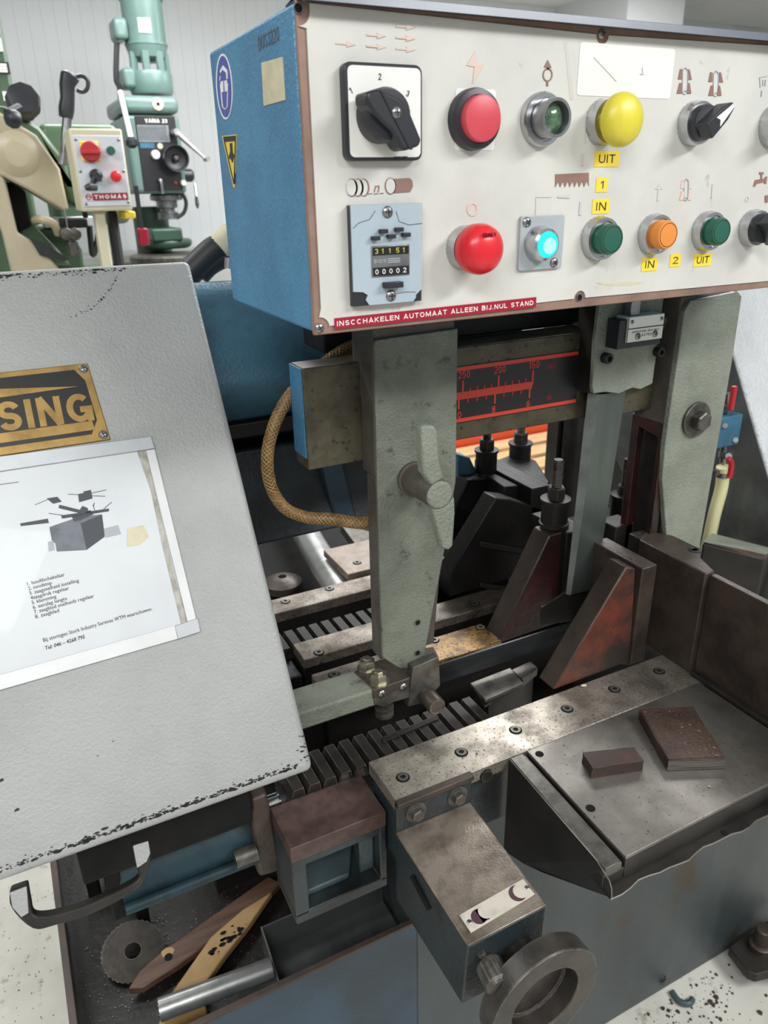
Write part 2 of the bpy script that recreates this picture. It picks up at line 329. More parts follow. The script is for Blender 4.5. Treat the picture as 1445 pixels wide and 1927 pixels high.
def text(parent, name, s, o, ux, uz, w_, h, m, depth=.0004, bold=0, italic=0, space=1.0, t=.13):
    """lettering of width w_ (or None: natural) and cap height h, lower left corner o, raised along ux x uz"""
    ux = V(ux).normalized(); uz = V(uz).normalized(); n = ux.cross(uz); mw = ROOT[parent].inverted()
    wd, pls = strokes(s, t, .16 if t < .2 else .12)
    if pls is not None:
        sx = h if w_ is None else w_ / wd; mb = MB(); tx = t * h / sx     # keep the stroke weight when squeezed
        if abs(sx / h - 1) > .04:
            wd, pls = strokes(s, t, .16 if t < .2 else .12)
        for iz, pl in enumerate(pls):
            dz = depth * (1 + .12 * (iz % 4)); P = [V((p[0]*sx, p[1]*h, 0)) for p in pl]; k = len(P); hw = t*h/2; closed = (P[0] - P[-1]).length < 1e-9; L_, R_ = [], []
            for i in range(k):
                d0 = (P[i] - P[i-1]).normalized() if i else ((P[0] - P[-2]).normalized() if closed else None); d1 = (P[i+1] - P[i]).normalized() if i < k-1 else ((P[1] - P[0]).normalized() if closed else None)
                d0 = d0 or d1; d1 = d1 or d0; nn = V((-(d0 + d1).y, (d0 + d1).x, 0))
                if nn.length < 1e-6: nn = V((-d1.y, d1.x, 0))
                nn.normalize(); q = max(.45, nn.dot(V((-d1.y, d1.x, 0)))); L_.append(P[i] + nn*hw/q); R_.append(P[i] - nn*hw/q)
            to = lambda p, z: V(o) + ux*p.x + uz*p.y + n*z
            vs = [to(p, dz) for p in L_ + R_] + [to(p, depth*.05) for p in L_ + R_]
            fs = []
            for i in range(k-1): fs += [(i, i+1, k+i+1, k+i), (i, 2*k+i, 2*k+i+1, i+1), (k+i, k+i+1, 3*k+i+1, 3*k+i)]
            fs += [(0, k, 3*k, 2*k), (k-1, 3*k-1, 4*k-1, 2*k-1)]
            mb.add(vs, fs)
        return mb.build(name, m, parent, smooth=0)
    c = bpy.data.curves.new('lettering', 'FONT'); c.body = s; c.size = 1; c.resolution_u = 2; c.offset = bold; c.shear = italic; c.space_character = space
    tt = bpy.data.objects.new('tmp', c); COL.objects.link(tt)
    me = bpy.data.meshes.new_from_object(tt.evaluated_get(bpy.context.evaluated_depsgraph_get()))
    bpy.data.objects.remove(tt); bpy.data.curves.remove(c)
    xs = [v.co.x for v in me.vertices]; x0, x1, y0, y1 = min(xs), max(xs), 0, max(v.co.y for v in me.vertices)
    sy = h / (y1 - y0); sx = sy if w_ is None else w_ / (x1 - x0)
    vs = [v.co.copy() for v in me.vertices]; fs = [list(p.vertices) for p in me.polygons]; bpy.data.meshes.remove(me)
    mb = MB(); P = [V(o) + ux * ((q.x - x0) * sx) + uz * ((q.y - y0) * sy) + n * depth for q in vs]
    ed = {}
    for f in fs:
        for a, b in zip(f, f[1:] + f[:1]): ed[(a, b)] = ed.get((a, b), 0) + 1
    k = len(P); Q = [p - n * depth * .95 for p in P]
    mb.add(P + Q, fs + [(a, b, b + k, a + k) for (a, b) in ed if (b, a) not in ed])
    return mb.build(name, m, parent, smooth=0)
def arc(c, r, a0, a1, n, ux, uz): return [V(c) + V(ux) * (r * math.cos(math.radians(a0 + (a1 - a0) * i / n))) + V(uz) * (r * math.sin(math.radians(a0 + (a1 - a0) * i / n))) for i in range(n + 1)]
def rrect(c, w_, h, r, ux=EX, uz=EZ, n=4):
    c = V(c); out = []
    for sx, sz, a in ((1, 1, 0), (-1, 1, 90), (-1, -1, 180), (1, -1, 270)):
        out += arc(c + V(ux) * (sx * (w_/2 - r)) + V(uz) * (sz * (h/2 - r)), r, a, a + 90, n, ux, uz)
    return out
def pY(pxs, y): return [PY(a, b, y) for a, b in pxs]
def pX(pxs, x): return [PX(a, b, x) for a, b in pxs]
def pZ(pxs, z): return [PZ(a, b, z) for a, b in pxs]
def smooth_path(p, n=6):
    p = [V(q) for q in p]; out = []
    for i in range(len(p) - 1):
        a, b, c, d = p[max(i-1, 0)], p[i], p[i+1], p[min(i+2, len(p)-1)]
        for k in range(n):
            t = k / n; out.append(.5 * ((2*b) + (c - a)*t + (2*a - 5*b + 4*c - d)*t*t + (3*b - a - 3*c + d)*t**3))
    return out + [p[-1]]

# shared small hardware, axis +Z, unit: metres at scale 1
def lib(fn, mats):
    mb = MB(); fn(mb); return mb.mesh('hardware', [M[k] for k in mats], None, 30)
def _socket(mb):                # socket cap screw; dark disc paints the shaded counterbore gap, nothing is cut
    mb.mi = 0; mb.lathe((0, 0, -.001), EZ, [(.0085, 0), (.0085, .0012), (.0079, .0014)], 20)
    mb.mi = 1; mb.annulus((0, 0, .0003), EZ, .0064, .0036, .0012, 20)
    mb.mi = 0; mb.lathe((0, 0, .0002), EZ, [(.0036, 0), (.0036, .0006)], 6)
SOCKET = lib(_socket, ['shade_oil_black', 'steel_dull'])
def _phil(mb):
    mb.mi = 0; mb.lathe((0, 0, 0), EZ, [(.0048, 0), (.0047, .0008), (.0038, .0018), (.002, .0024), (.0004, .0026)], 20)
    mb.mi = 1; mb.box(-.0028, .0028, -.0005, .0005, .0012, .00275); mb.box(-.0005, .0005, -.0028, .0028, .0012, .00275)
PHIL = lib(_phil, ['chrome_dull', 'ink_black'])
def _hex(mb):
    mb.lathe((0, 0, 0), EZ, [(.0115, 0), (.0115, .0015), (.0065, .0015)], 24)
    mb.lathe((0, 0, .0014), EZ, [(.0075, 0), (.0075, .0062), (.0062, .0071)], 6)
HEX = lib(_hex, ['steel_dull'])
def _cap(mb):                   # protruding socket cap screw
    mb.mi = 0; mb.lathe((0, 0, 0), EZ, [(.0065, 0), (.0065, .0085), (.0058, .0095), (.0034, .0095), (.0034, .006)], 20)
    mb.mi = 1; mb.lathe((0, 0, .0045), EZ, [(.0034, 0), (.0034, .002)], 6)
CAP = lib(_cap, ['black_matte', 'shade_oil_black'])
def _hole(mb):  # flat dark disc in a ring, shade of a hole painted on
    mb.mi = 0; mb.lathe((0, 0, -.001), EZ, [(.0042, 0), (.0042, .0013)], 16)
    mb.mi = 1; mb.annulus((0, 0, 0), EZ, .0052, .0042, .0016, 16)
def _bore(mb): mb.lathe((0, 0, -.001), EZ, [(.0068, 0), (.0068, .0012), (.0062, .0013)], 20)  # plain dark disc painted as the shade inside a bore
BORE = lib(_bore, ['shade_oil_black'])
HOLE = lib(_hole, ['shade_oil_black', 'chrome_dull'])

# ================================================================== THE ROOM
WY = 4.8
zc = PY(899, 0, WY).z
mb = MB(); mb.box(-4.2, 7.5, -3.2, WY + .2, -.08, 0); struct(mb.build('floor', 'concrete', smooth=0))
mb = MB(); mb.box(-4.2, 7.5, -3.2, WY + .2, zc + .02, zc + .1); ceil_ = struct(mb.build('ceiling', 'ceiling_white', smooth=0))
mt = MB(); mt.box(0, .595, 0, .595, -.012, .008); tile = mt.mesh('tile', [M['ceiling_white']], None, 0)
for i in range(-1, 8):
    for j in range(0, 6):
        o = bpy.data.objects.new('tile', tile); COL.objects.link(o); o.parent = ceil_; o.location = (1 + i * .6, 1.2 + j * .6, zc + .012)
mb = MB(); mb.box(-4.2, 7.5, WY + .02, WY + .14, 0, zc + .02); wall = struct(mb.build('wall_back', 'wall_white', smooth=0))
mp = MB(); mp.box(0, .0628, -.003, .02, 0, zc); mp_ = mp.mesh('panel', [M['wall_white']], None, 0)
for i in range(100):
    o = bpy.data.objects.new('panel', mp_); COL.objects.link(o); o.parent = wall; o.location = (-.9 + i * .0635, WY, 0)
mb = MB(); mb.box(-4.3, -4.2, -3.2, WY + .2, 0, zc); struct(mb.build('wall_left', 'wall_white', smooth=0))
mb = MB(); mb.box(7.5, 7.6, -3.2, WY + .2, 0, zc); struct(mb.build('wall_right', 'wall_white', smooth=0))
a, b_ = PY(1179, 37, 4.1), PY(1275, 30, 4.1)
mb = MB(); mb.box(a.x, b_.x + .05, 4.1, WY + .02, 0, zc + .02); struct(mb.build('wall_projection', 'wall_white', smooth=0))
# grey ledge standing along the wall behind the drill
a = PY(300, 476, 4.45)
mb = MB(); mb.box(.1, 2.6, 4.4, 4.78, a.z - .04, a.z); mb.box(.12, 2.58, 4.44, 4.76, .0, a.z - .04)
tag(mb.build('wall_bench', 'bench_grey', bevel=.004), 'low grey bench against the white ribbed wall behind the drill press', 'bench')

# ================================================================== DRILL PRESS (pillar drill by the wall)
DY = 3.8
def D(px, py, dy=0): return PY(px, py, DY + dy)
def drad(rpx, y=0): return rpx * dep(D(280, 250, y)) / F
t = thing('drill_press', 'sea green pillar drill with round motor on top, by the white wall', 'drill press', (PY(300, 440, DY + .35).x, DY + .3, 0))
colx = D(300, 420).x + .02
mb = MB(); mb.cyl((colx, DY + .3, .06), (colx, DY + .3, D(300, 390).z), .085); mb.build('column', 'drill_dark', t)
mb = MB(); mb.box(colx - .25, colx + .25, DY - .2, DY + .5, 0, .07); mb.build('base_plate', 'drill_dark', t, .01)
mb = MB(); mb.box(D(283, 430).x, D(341, 430).x, DY - .02, DY + .42, D(300, 455).z, D(300, 430).z)
mb.lathe((colx + .02, DY + .1, D(300, 470).z), EZ, [(.10, 0), (.12, .01), (.12, .04)], 24)
mb.build('table_bracket', 'drill_dark', t, .01)
mb = MB(); mb.lathe((colx + .03, DY + .02, D(300, 478).z - .01), EZ, [(.19, -.03), (.2, -.02), (.2, .0), (.19, .008)], 40); mb.build('table', 'steel_dull', t)
# gear head
tl, tr, br, bl = D(252, 214), D(333, 214), D(360, 362), D(288, 370)
x0, x1 = D(262, 290).x - .045, D(345, 290).x + .0
zt, zb = D(290, 216).z, D(320, 364).z
mb = MB(); mb.box(x0, x1, DY, DY + .42, zb, zt); mb.build('gear_head', 'drill_green', t, .018, 3)
mb = MB(); mb.box(x0 - .004, x1 + .004, DY - .012, DY + .43, zt + .004, D(290, 180).z); hd = mb.build('head_cover', 'drill_green', t, .025, 3)
mb = MB(); c = D(297, 196, -.012); mb.lathe(c, -EY, [(drad(10.5), 0), (drad(10.5), .004), (drad(9.3), .005)], 28); e = mb.build('emblem', 'cream_light', hd)
mb = MB(); k = drad(9.3)
mb.prism([c + V((-k*.9, -.0056, k*.3)), c + V((k*.9, -.0056, k*.3)), c + V((k*.9, -.0056, -k*.3)), c + V((-k*.9, -.0056, -k*.3))], (0, .003, 0))
mb.prism([c + V((-.3*k, -.0056, .0)), c + V((0, -.0056, .75*k)), c + V((.3*k, -.0056, 0)), c + V((0, -.0056, -.75*k))], (0, .003, 0))
mb.build('emblem_mark', 'bench_grey', hd)
px0, px1 = x0 + .045, x1 - .02
pz1, pz0 = D(300, 219).z, D(320, 359).z
mb = MB(); mb.box(px0, px1, DY - .004, DY + .01, pz0, pz1); fp = mb.build('control_plate', 'plate_black', t, .002)
hh = pz1 - pz0; ww = px1 - px0
text(fp, 'lettering', 'VARIA 23', (px0 + ww*.24, DY - .004, pz1 - hh*.085), EX, EZ, ww*.55, hh*.05, 'ink_white', .002, t=.22)
mb = MB(); mb.box(px0 + ww*.03, px0 + ww*.8, DY - .006, DY, pz1 - hh*.335, pz1 - hh*.12); mb.build('speed_table', 'grey_plate', fp)
mb = MB()
for i in range(14): x = px0 + ww*(.06 + .05*i); mb.box(x, x + ww*.012, DY - .0075, DY - .005, pz1 - hh*.33, pz1 - hh*.125)
for i in range(8): z = pz1 - hh*(.135 + .025*i); mb.box(px0 + ww*.035, px0 + ww*.795, DY - .0075, DY - .005, z - .0014, z + .0014)
mb.build('table_lines', 'print_dark', fp)
mb = MB(); mb.box(px0 + ww*.04, px0 + ww*.4, DY - .007, DY, pz1 - hh*.42, pz1 - hh*.35); mb.build('blue_label', 'valve_blue', fp)
mb = MB(); mb.lathe((px0 + ww*.54, DY, pz1 - hh*.39), -EY, [(drad(5), 0), (drad(5), .007)], 20); mb.build('yellow_label', 'sticker_cream', fp)
def dknob(px, py, r, h, m, name='knob'):
    q = D(px, py, -h); mb = MB(); mb.lathe((q.x, DY, q.z), -EY, [(drad(r), 0), (drad(r), h*.8), (drad(r)*.85, h)], 24); return mb.build(name, m, t)
dknob(294, 291, 8, .03, 'sticker_white'); dknob(346, 344, 5.5, .02, 'sticker_white'); dknob(331, 344, 3, .012, 'valve_red')
dknob(302, 339, 4, .03, 'chrome'); 
mb = MB(); q = D(303, 342, -.03); mb.box(q.x - .006, q.x + .006, q.y - .008, q.y + .03, q.z - .05, q.z + .01); mb.build('selector_handle', 'chrome', t, .003)
q = D(333, 298, -.09); mb = MB(); R_ = drad(24)
mb.lathe((q.x, DY - .04, q.z), -EY, [(.02, -.04), (.022, .0), (R_*.25, .006), (R_*.3, .018), (R_*.75, .025), (R_*.86, .045), (R_*.96, .05), (R_, .04), (R_, .026), (R_*.9, .016), (R_*.3, .0)], 40)
mb.build('hand_wheel', 'black_plastic', t)
mb = MB(); mb.lathe((q.x, DY - .06, q.z), -EY, [(R_*.2, 0), (R_*.2, .02), (R_*.1, .026)], 20); mb.build('wheel_hub', 'steel_dull', t)
mb = MB(); a, b_ = D(331, 248, -.06), D(388, 300, -.10)
mb.cyl((a.x, DY, a.z), (a.x, DY - .075, a.z), drad(5.5)); mb.tube([a, a.lerp(b_, .4), b_], [drad(6), drad(5), drad(2.6)], 10); mb.cyl(b_ + V((0, .02, 0)), b_ + V((0, -.04, 0)), drad(4)); mb.build('lever', 'steel_plain', t, label='bright steel crank lever with knob')
mb = MB(); c = D(364, 330, .1); mb.lathe((x1, DY + .1, c.z), EX, [(drad(12), 0), (drad(12), .05), (drad(8), .06)], 24); mb.build('feed_hub', 'black_plastic', t)
mb = MB(); a, b_ = D(366, 346, .06), D(372, 392, .02); mb.tube([a, a.lerp(b_, .55)], drad(2), 8); mb.build('feed_lever', 'chrome', t)
mb = MB(); mb.tube([a.lerp(b_, .5), a.lerp(b_, .6), a.lerp(b_, .85), b_], [drad(2), drad(3.2), drad(3.8), drad(1.5)], 10); mb.build('lever_grip', 'black_plastic', t)
# flange, motor
def Dm(px, py): return PY(px, py, DY + .14)
mx = Dm(285, 150).x; my = DY + .16
zf0, zf1 = Dm(285, 178).z, Dm(285, 135).z
rf = 40 * dep(Dm(285, 150)) / F
mb = MB(); mb.lathe((mx, my, zf0), EZ, [(rf*.93, 0), (rf, .012), (rf, zf1 - zf0 - .01), (rf*.95, zf1 - zf0)], 36); mb.build('motor_flange', 'drill_green', t)
mb = MB(); mb.box(mx - rf*1.35, mx - rf*.75, my - .06, my + .06, zf0 + .02, zf0 + .1); mb.build('junction_lug', 'drill_green', t, .015)
mb = MB()
for a in (200, 250, 300, 350): c, s_ = math.cos(math.radians(a)), math.sin(math.radians(a)); mb.cyl((mx + c*rf*.8, my + s_*rf*.8, zf1 - .01), (mx + c*rf*.75, my + s_*rf*.75, Dm(285, 100).z), .016, .02, 8)
mb.build('motor_leg', 'drill_green', t)
zm0, zm1 = Dm(278, 116).z, Dm(262, -40).z; rm = 39 * dep(Dm(270, 60)) / F
mxx = Dm(272, 60).x
hm = zm1 - zm0
mb = MB(); mb.lathe((mx, my, zm0), EZ, [(rm*.5, 0), (rm*.85, .015), (rm*1.0, .06), (rm*1.03, .062), (rm*1.03, .07), (rm*.97, .072), (rm*.97, hm*.75), (rm*1.04, hm*.752), (rm*1.04, hm*.79), (rm*.98, hm*.8), (rm*.95, hm*.93), (rm*.6, hm)], 40)
mb.build('motor', 'drill_green', t)
mb = MB(); q = Dm(222, 57); mb.box(mx - rm*1.55, mx - rm*.9, my - .07, my + .07, Dm(240, 78).z, Dm(240, 36).z); mb.build('terminal_box', 'drill_green', t, .018, 3)
q = Dm(266, 53); mb = MB(); n_ = 7; hz = 12 * dep(q) / F
pts = [(mx + rm*.975*math.sin(math.radians(a)), my - rm*.975*math.cos(math.radians(a))) for a in range(-28, 12, 5)]
for (ax_, ay_), (bx_, by_) in zip(pts, pts[1:]): mb.prism([(ax_, ay_, q.z - hz), (bx_, by_, q.z - hz), (bx_, by_, q.z + hz), (ax_, ay_, q.z + hz)], (0, .004, 0), None)
for i in range(len(mb.v)): mb.v[i] += V((0, -.003, 0))
mb.build('rating_plate', 'aluminium', t)
# cables and the white handle on the left
mb = MB(); mb.tube(smooth_path([Dm(220, 80), Dm(219, 110), Dm(219, 150), Dm(226, 170), Dm(229, 230), Dm(240, 300), Dm(248, 330)]), .012, 8); mb.build('cable', 'hose_black', t)
mb = MB(); a, b_ = D(226, 172, -.02), D(247, 262, -.12); mb.tube([a, b_], .011, 8); mb.build('white_rod', 'sticker_white', t, label='white lever rod')
mb = MB(); mb.lathe(b_ + V((0, 0, -.035)), EZ, [(.01, 0), (.026, .012), (.026, .03), (.01, .045)], 14); mb.build('rod_knob', 'black_plastic', t)
# spindle
sx = D(325, 380).x; sy = DY + .13
def sp(py): return PY(325, py, sy).z
mb = MB(); mb.lathe((sx, sy, sp(412)), EZ, [(.02, 0), (.05, .0), (.05, sp(400)-sp(412)), (.035, sp(398)-sp(412)), (.035, sp(392)-sp(412)), (.05, sp(390)-sp(412)), (.05, sp(378)-sp(412)), (.075, sp(376)-sp(412)), (.075, sp(368)-sp(412)), (.06, sp(360)-sp(412))], 24); mb.build('spindle', 'chrome_dull', t)
mb = MB(); mb.tube(smooth_path([D(342, 362, .1), D(350, 380, .1), D(346, 400, .1), D(332, 410, .1)]), .009, 8); mb.build('lamp_cable', 'hose_black', t)

# ================================================================== GREEN BAND SAW BEHIND, with its control box
GY = 2.5
def G(px, py, dy=0): return PY(px, py, GY + dy)
t = thing('small_band_saw', 'cream and green swivel band saw standing in front of the drill', 'band saw', (G(60, 480).x, GY + .3, 0))
# cream cover of the bow: arm, throat, lower arm
mb = MB(); mb.prism(pY([(-60, 190), (0, 211), (68, 254), (113, 318), (123, 362), (130, 395), (121, 398), (52, 356), (7, 333), (-60, 320)], GY), (0, .16, 0)); mb.build('upper_cover', 'saw_cream', t, .008)
mb = MB(); mb.prism(pY([(7, 333), (15, 361), (33, 437), (58, 452), (90, 480), (115, 510), (30, 540), (6, 440), (-40, 320)], GY + .0), (0, .16, 0)); mb.build('lower_cover', 'saw_cream', t, .006)
mb = MB(); c = G(32, 290); mb.lathe((c.x, GY, c.z), -EY, [(.062, -.002), (.034, .018), (.030, .0185), (.001, .019)], 32)
mb.build('wheel_boss', 'saw_cream', t)
# green backing body
mb = MB(); mb.prism(pY([(-40, 195), (10, 200), (75, 240), (126, 305), (132, 345), (150, 350), (150, 395), (128, 380), (118, 330), (60, 260), (-40, 230)], GY + .06), (0, .2, 0)); mb.build('bow_body', 'saw_green', t, .01)
mb = MB(); mb.prism(pY([(15, 340), (48, 358), (62, 420), (110, 470), (135, 500), (70, 500), (36, 440)], GY + .1), (0, .16, 0)); mb.build('lower_body', 'saw_green', t, .01)
mb = MB(); mb.prism(pY([(11, 340), (46, 362), (58, 425), (34, 438)], GY + .09), (0, .004, 0)); mb.build('throat_lining', 'shade_oil_black', t)
mb = MB(); mb.prism(pY([(57, 450), (85, 458), (130, 488), (122, 492), (75, 480)], GY - .01), (0, .05, 0)); mb.build('cover_seal', 'hose_black', t)
# knob and ball lever on top
mb = MB(); c = G(46, 194); mb.lathe((c.x, GY + .05, c.z), (0, -1, .35), [(.03, -.04), (.044, 0), (.046, .026), (.04, .046), (.02, .05)], 9); mb.build('star_knob', 'black_plastic', t)
mb = MB(); a, b_ = G(37, 203, -.06), G(14, 214, -.09); mb.tube([a, b_], .012, 8); mb.lathe(b_ + V((.012, 0, -.012)), (-.7, -.3, .2), [(.004, -.02), (.02, -.012), (.024, 0), (.02, .014), (.005, .024)], 14); mb.build('ball_lever', 'black_plastic', t)
mb = MB(); mb.prism(pY([(30, 215), (68, 222), (72, 205), (40, 190)], GY + .07), (0, .12, 0)); mb.build('knob_bracket', 'saw_green', t, .006)
# machine frame behind the control box
q = G(70, 231, .35); q2 = G(236, 330, .35)
mb = MB(); mb.box(q.x, q2.x, GY + .35, GY + .55, q2.z - .15, q.z); mb.build('tank', 'saw_green', t, .025, 3)
mb = MB(); mb.box(q.x + .0, q2.x - .05, GY + .3, GY + .7, 0, q2.z - .3); mb.build('stand', 'saw_green_dark', t, .02)
# vise parts under the bow
mb = MB(); a, b_ = G(114, 412, .02), G(165, 428, .02); mb.box(a.x, b_.x, GY, GY + .1, b_.z, a.z); mb.box(G(148, 340).x, G(157, 340).x, GY + .02, GY + .05, a.z, G(150, 340).z); mb.build('blade_guide', 'cast_black', t, .004)
mb = MB(); a, b_ = G(127, 455), G(150, 480); mb.box(a.x, b_.x, GY - .02, GY + .08, b_.z, a.z); mb.lathe(G(124, 440), -EY, [(.018, -.05), (.018, .02), (.008, .024)], 14); mb.lathe(G(140, 440), -EY, [(.018, -.05), (.018, .02), (.008, .024)], 14); mb.build('guide_rollers', 'steel_dull', t, .003)
mb = MB(); mb.prism(pY([(120, 392), (122, 392), (133, 455), (130, 455)], GY - .002), (0, .02, 0)); mb.build('saw_band', 'steel_plain', t)
mb = MB(); mb.tube(smooth_path([G(66, 415, .05), G(80, 413, .0), G(100, 421, .0), G(110, 440, .02)]), .012, 8); mb.build('coolant_pipe', 'saw_cream', t)
mb = MB(); mb.prism(pY([(72, 430), (100, 425), (135, 440), (155, 470), (160, 510), (90, 510)], GY + .2), (0, .15, 0)); mb.build('vise', 'saw_green_dark', t, .012)
mb = MB(); a, b_ = G(80, 410, .16), G(180, 425, .16); mb.box(a.x, b_.x, GY + .16, GY + .22, b_.z, a.z); mb.build('cross_bar', 'panel_grey', t, .004)
# pistol-grip lever
a, b_, c = G(121, 296, -.02), G(127, 218, -.02), G(125, 146, -.02)
mb = MB(); mb.tube([G(118, 310, -.02), b_], .0125, 12); mb.build('lever_tube', 'chrome_dull', t)
mb = MB(); mb.tube([G(124, 222, -.02), G(125, 205, -.02), G(127, 185, -.02), G(126, 160, -.02), G(130, 140, -.02), G(131, 135, -.02)], [.018, .021, .019, .02, .022, .012], 12)
mb.prism(pY([(128, 142), (146, 146), (150, 152), (144, 160), (138, 170), (128, 172)], GY - .03), (0, .025, 0)); mb.build('pistol_grip', 'black_plastic', t, .003)
mb = MB(); mb.tube(smooth_path([G(141, 145, -.02), G(155, 143, -.02), G(165, 152, -.02), G(164, 167, -.02), G(155, 173, -.02), G(144, 169, -.02)]), .0055, 8); mb.build('trigger_guard', 'black_plastic', t)
mb = MB(); mb.tube(smooth_path([G(168, 425, .1), G(171, 455, .1), G(175, 480, .1), G(183, 455, .1), G(186, 420, .1)]), .009, 8); mb.build('cable', 'hose_black', t)

# control box on its post
BY = 2.30
def B(px, py, dy=0): return PY(px, py, BY + dy)
t = thing('saw_control_box', 'cream switch box on a post with white panel and yellow main switch', 'control box', (B(205, 460).x, BY + .05, 0))
bx0, bx1 = B(143, 330).x, B(241, 330).x; bz0, bz1 = B(200, 397).z, B(190, 242).z
mb = MB(); mb.box(bx0, bx1, BY, BY + .13, bz0, bz1); mb.build('case', 'cream_light', t, .005)
fx0, fx1, fz0, fz1 = bx0 + .006, bx1 - .004, bz0 + .012, bz1 - .016
mb = MB(); mb.box(fx0, fx1, BY - .003, BY + .002, fz0, fz1); fp = mb.build('panel', 'panel_grey', t, .002)
def bk(px, py, r, h, m, name, par=t, prof=None):
    q = B(px, py, -h); d = r * dep(q) / F; mb = MB(); mb.lathe((q.x, BY - .003, q.z), -EY, prof and [(d*u, h*v) for u, v in prof] or [(d, 0), (d, h*.8), (d*.85, h)], 24); return mb.build(name, m, par)
a, b_ = B(149, 265, -.006), B(190, 304, -.006); mb = MB(); mb.box(a.x, b_.x, BY - .008, BY, b_.z, a.z); sw = mb.build('main_switch', 'label_yellow', t, .004)
bk(171, 285, 18, .02, 'valve_red', 'switch_knob', sw); bk(209, 283, 7.5, .012, 'green_plastic', 'push_button'); bk(219, 332, 10, .03, 'red_plastic', 'stop_button', t, [(.6, 0), (.6, .4), (1, .5), (1, .8), (.7, .97), (.1, 1)])
q = B(171, 286, -.028); mb = MB(); d = 17 * dep(q) / F; mb.box(q.x - d, q.x + d, BY - .03, BY - .018, q.z - .005, q.z + .004); mb.build('switch_grip', 'valve_red', sw, .002)
mb = MB(); mb.tube([B(180, 330, -.03), B(172, 352, -.03)], .007, 8); mb.tube([B(160, 354, -.05), B(168, 352, -.05), B(180, 353, -.04)], [.006, .01, .009], 10); q = B(181, 330, -.02); mb.lathe((q.x, BY - .003, q.z), -EY, [(.016, 0), (.016, .02), (.008, .03)], 14); mb.prism(pY([(172, 327), (181, 324), (193, 342), (186, 341)], BY - .04), (0, .01, 0)); mb.build('rotary_lever', 'black_plastic', t)
mw_, mh_ = fx1 - fx0, fz1 - fz0
mb = MB(); mb.box(fx0 + mw_*.22, fx0 + mw_*.96, BY - .0045, BY - .002, fz0 + mh_*.085, fz0 + mh_*.19); lg = mb.build('name_label', 'tape_red', t)
text(lg, 'lettering', 'THOMAS', (fx0 + mw_*.245, BY - .0045, fz0 + mh_*.108), EX, EZ, mw_*.69, mh_*.058, 'ink_white', .001, t=.26)
mb = MB(); mb.box(fx0 + mw_*.055, fx0 + mw_*.2, BY - .0045, BY - .002, fz0 + mh_*.085, fz0 + mh_*.19); em = mb.build('emblem', 'ink_white', t)
mb = MB(); mb.annulus((fx0 + mw_*.127, BY - .0045, fz0 + mh_*.138), -EY, mw_*.062, mw_*.045, .001, 20); mb.box(fx0 + mw_*.085, fx0 + mw_*.17, BY - .0055, BY - .004, fz0 + mh_*.132, fz0 + mh_*.145); mb.build('emblem_mark', 'tape_red', em)
for u, v in ((.06, .94), (.93, .94), (.06, .04), (.95, .05), (.05, .5), (.94, .5)): inst(PHIL, 'screw', t, (fx0 + mw_*u, BY - .003, fz0 + mh_*v), -EY, .8)
mb = MB(); mb.box(B(180, 400).x, B(200, 400).x, BY + .03, BY + .08, 0, bz0); mb.build('post', 'cream_light', t, .004)
mb = MB(); mb.box(B(204, 405, .1).x, B(222, 405, .1).x, BY + .1, BY + .16, .4, bz0); mb.build('conduit', 'hose_black', t, .01)
mb = MB(); mb.box(B(234, 402, .02).x, B(255, 402, .02).x, BY + .02, BY + .12, B(240, 412).z, B(240, 398).z); mb.build('socket_box', 'label_yellow', t, .004)
# red-handled brush hanging between box and drill
mb = MB(); a, b_ = B(258, 430, .25), B(268, 462, .25); mb.box(a.x, a.x + .032, BY + .25, BY + .27, b_.z, a.z); o = tag(mb.build('hand_brush', 'tape_red', None, .004), 'red-tipped black stick hanging between control box and drill column', 'brush')
mb = MB(); mb.box(a.x + .009, a.x + .021, BY + .254, BY + .264, a.z, a.z + .12); mb.build('stick', 'hose_black', o)
# tall dark green machine at the left edge
HY = 3.4
t = thing('green_machine_column', 'tall dark green machine column cut by the frame, white notices on it', 'machine', (PY(-30, 200, HY).x, HY + .2, 0))
a, b_ = PY(-140, 60, HY), PY(17, 60, HY); mb = MB()
mb.box(a.x, PY(26, 130, HY).x - .015, HY, HY + .4, 0, PY(0, 30, HY).z); mb.build('body', 'saw_green_dark', t, .01)
for (xa, ya, xb, yb) in ((-30, 70, 6, 97), (-30, 115, 20, 140), (4, 172, 22, 190)):
    p, q = PY(xa, ya, HY), PY(xb, yb, HY); mb = MB(); mb.box(p.x, q.x, HY - .003, HY, q.z, p.z); pl = mb.build('notice', 'sticker_white' if ya != 115 else 'plate_black', t)
    mb = MB()
    for i in range(3): z = p.z + (q.z - p.z)*(.25 + .25*i); mb.box(p.x + (q.x - p.x)*.55, q.x - .008, HY - .004, HY - .002, z - .004, z + .004)
    mb.build('print', 'print_dark' if ya != 115 else 'ink_white', pl)

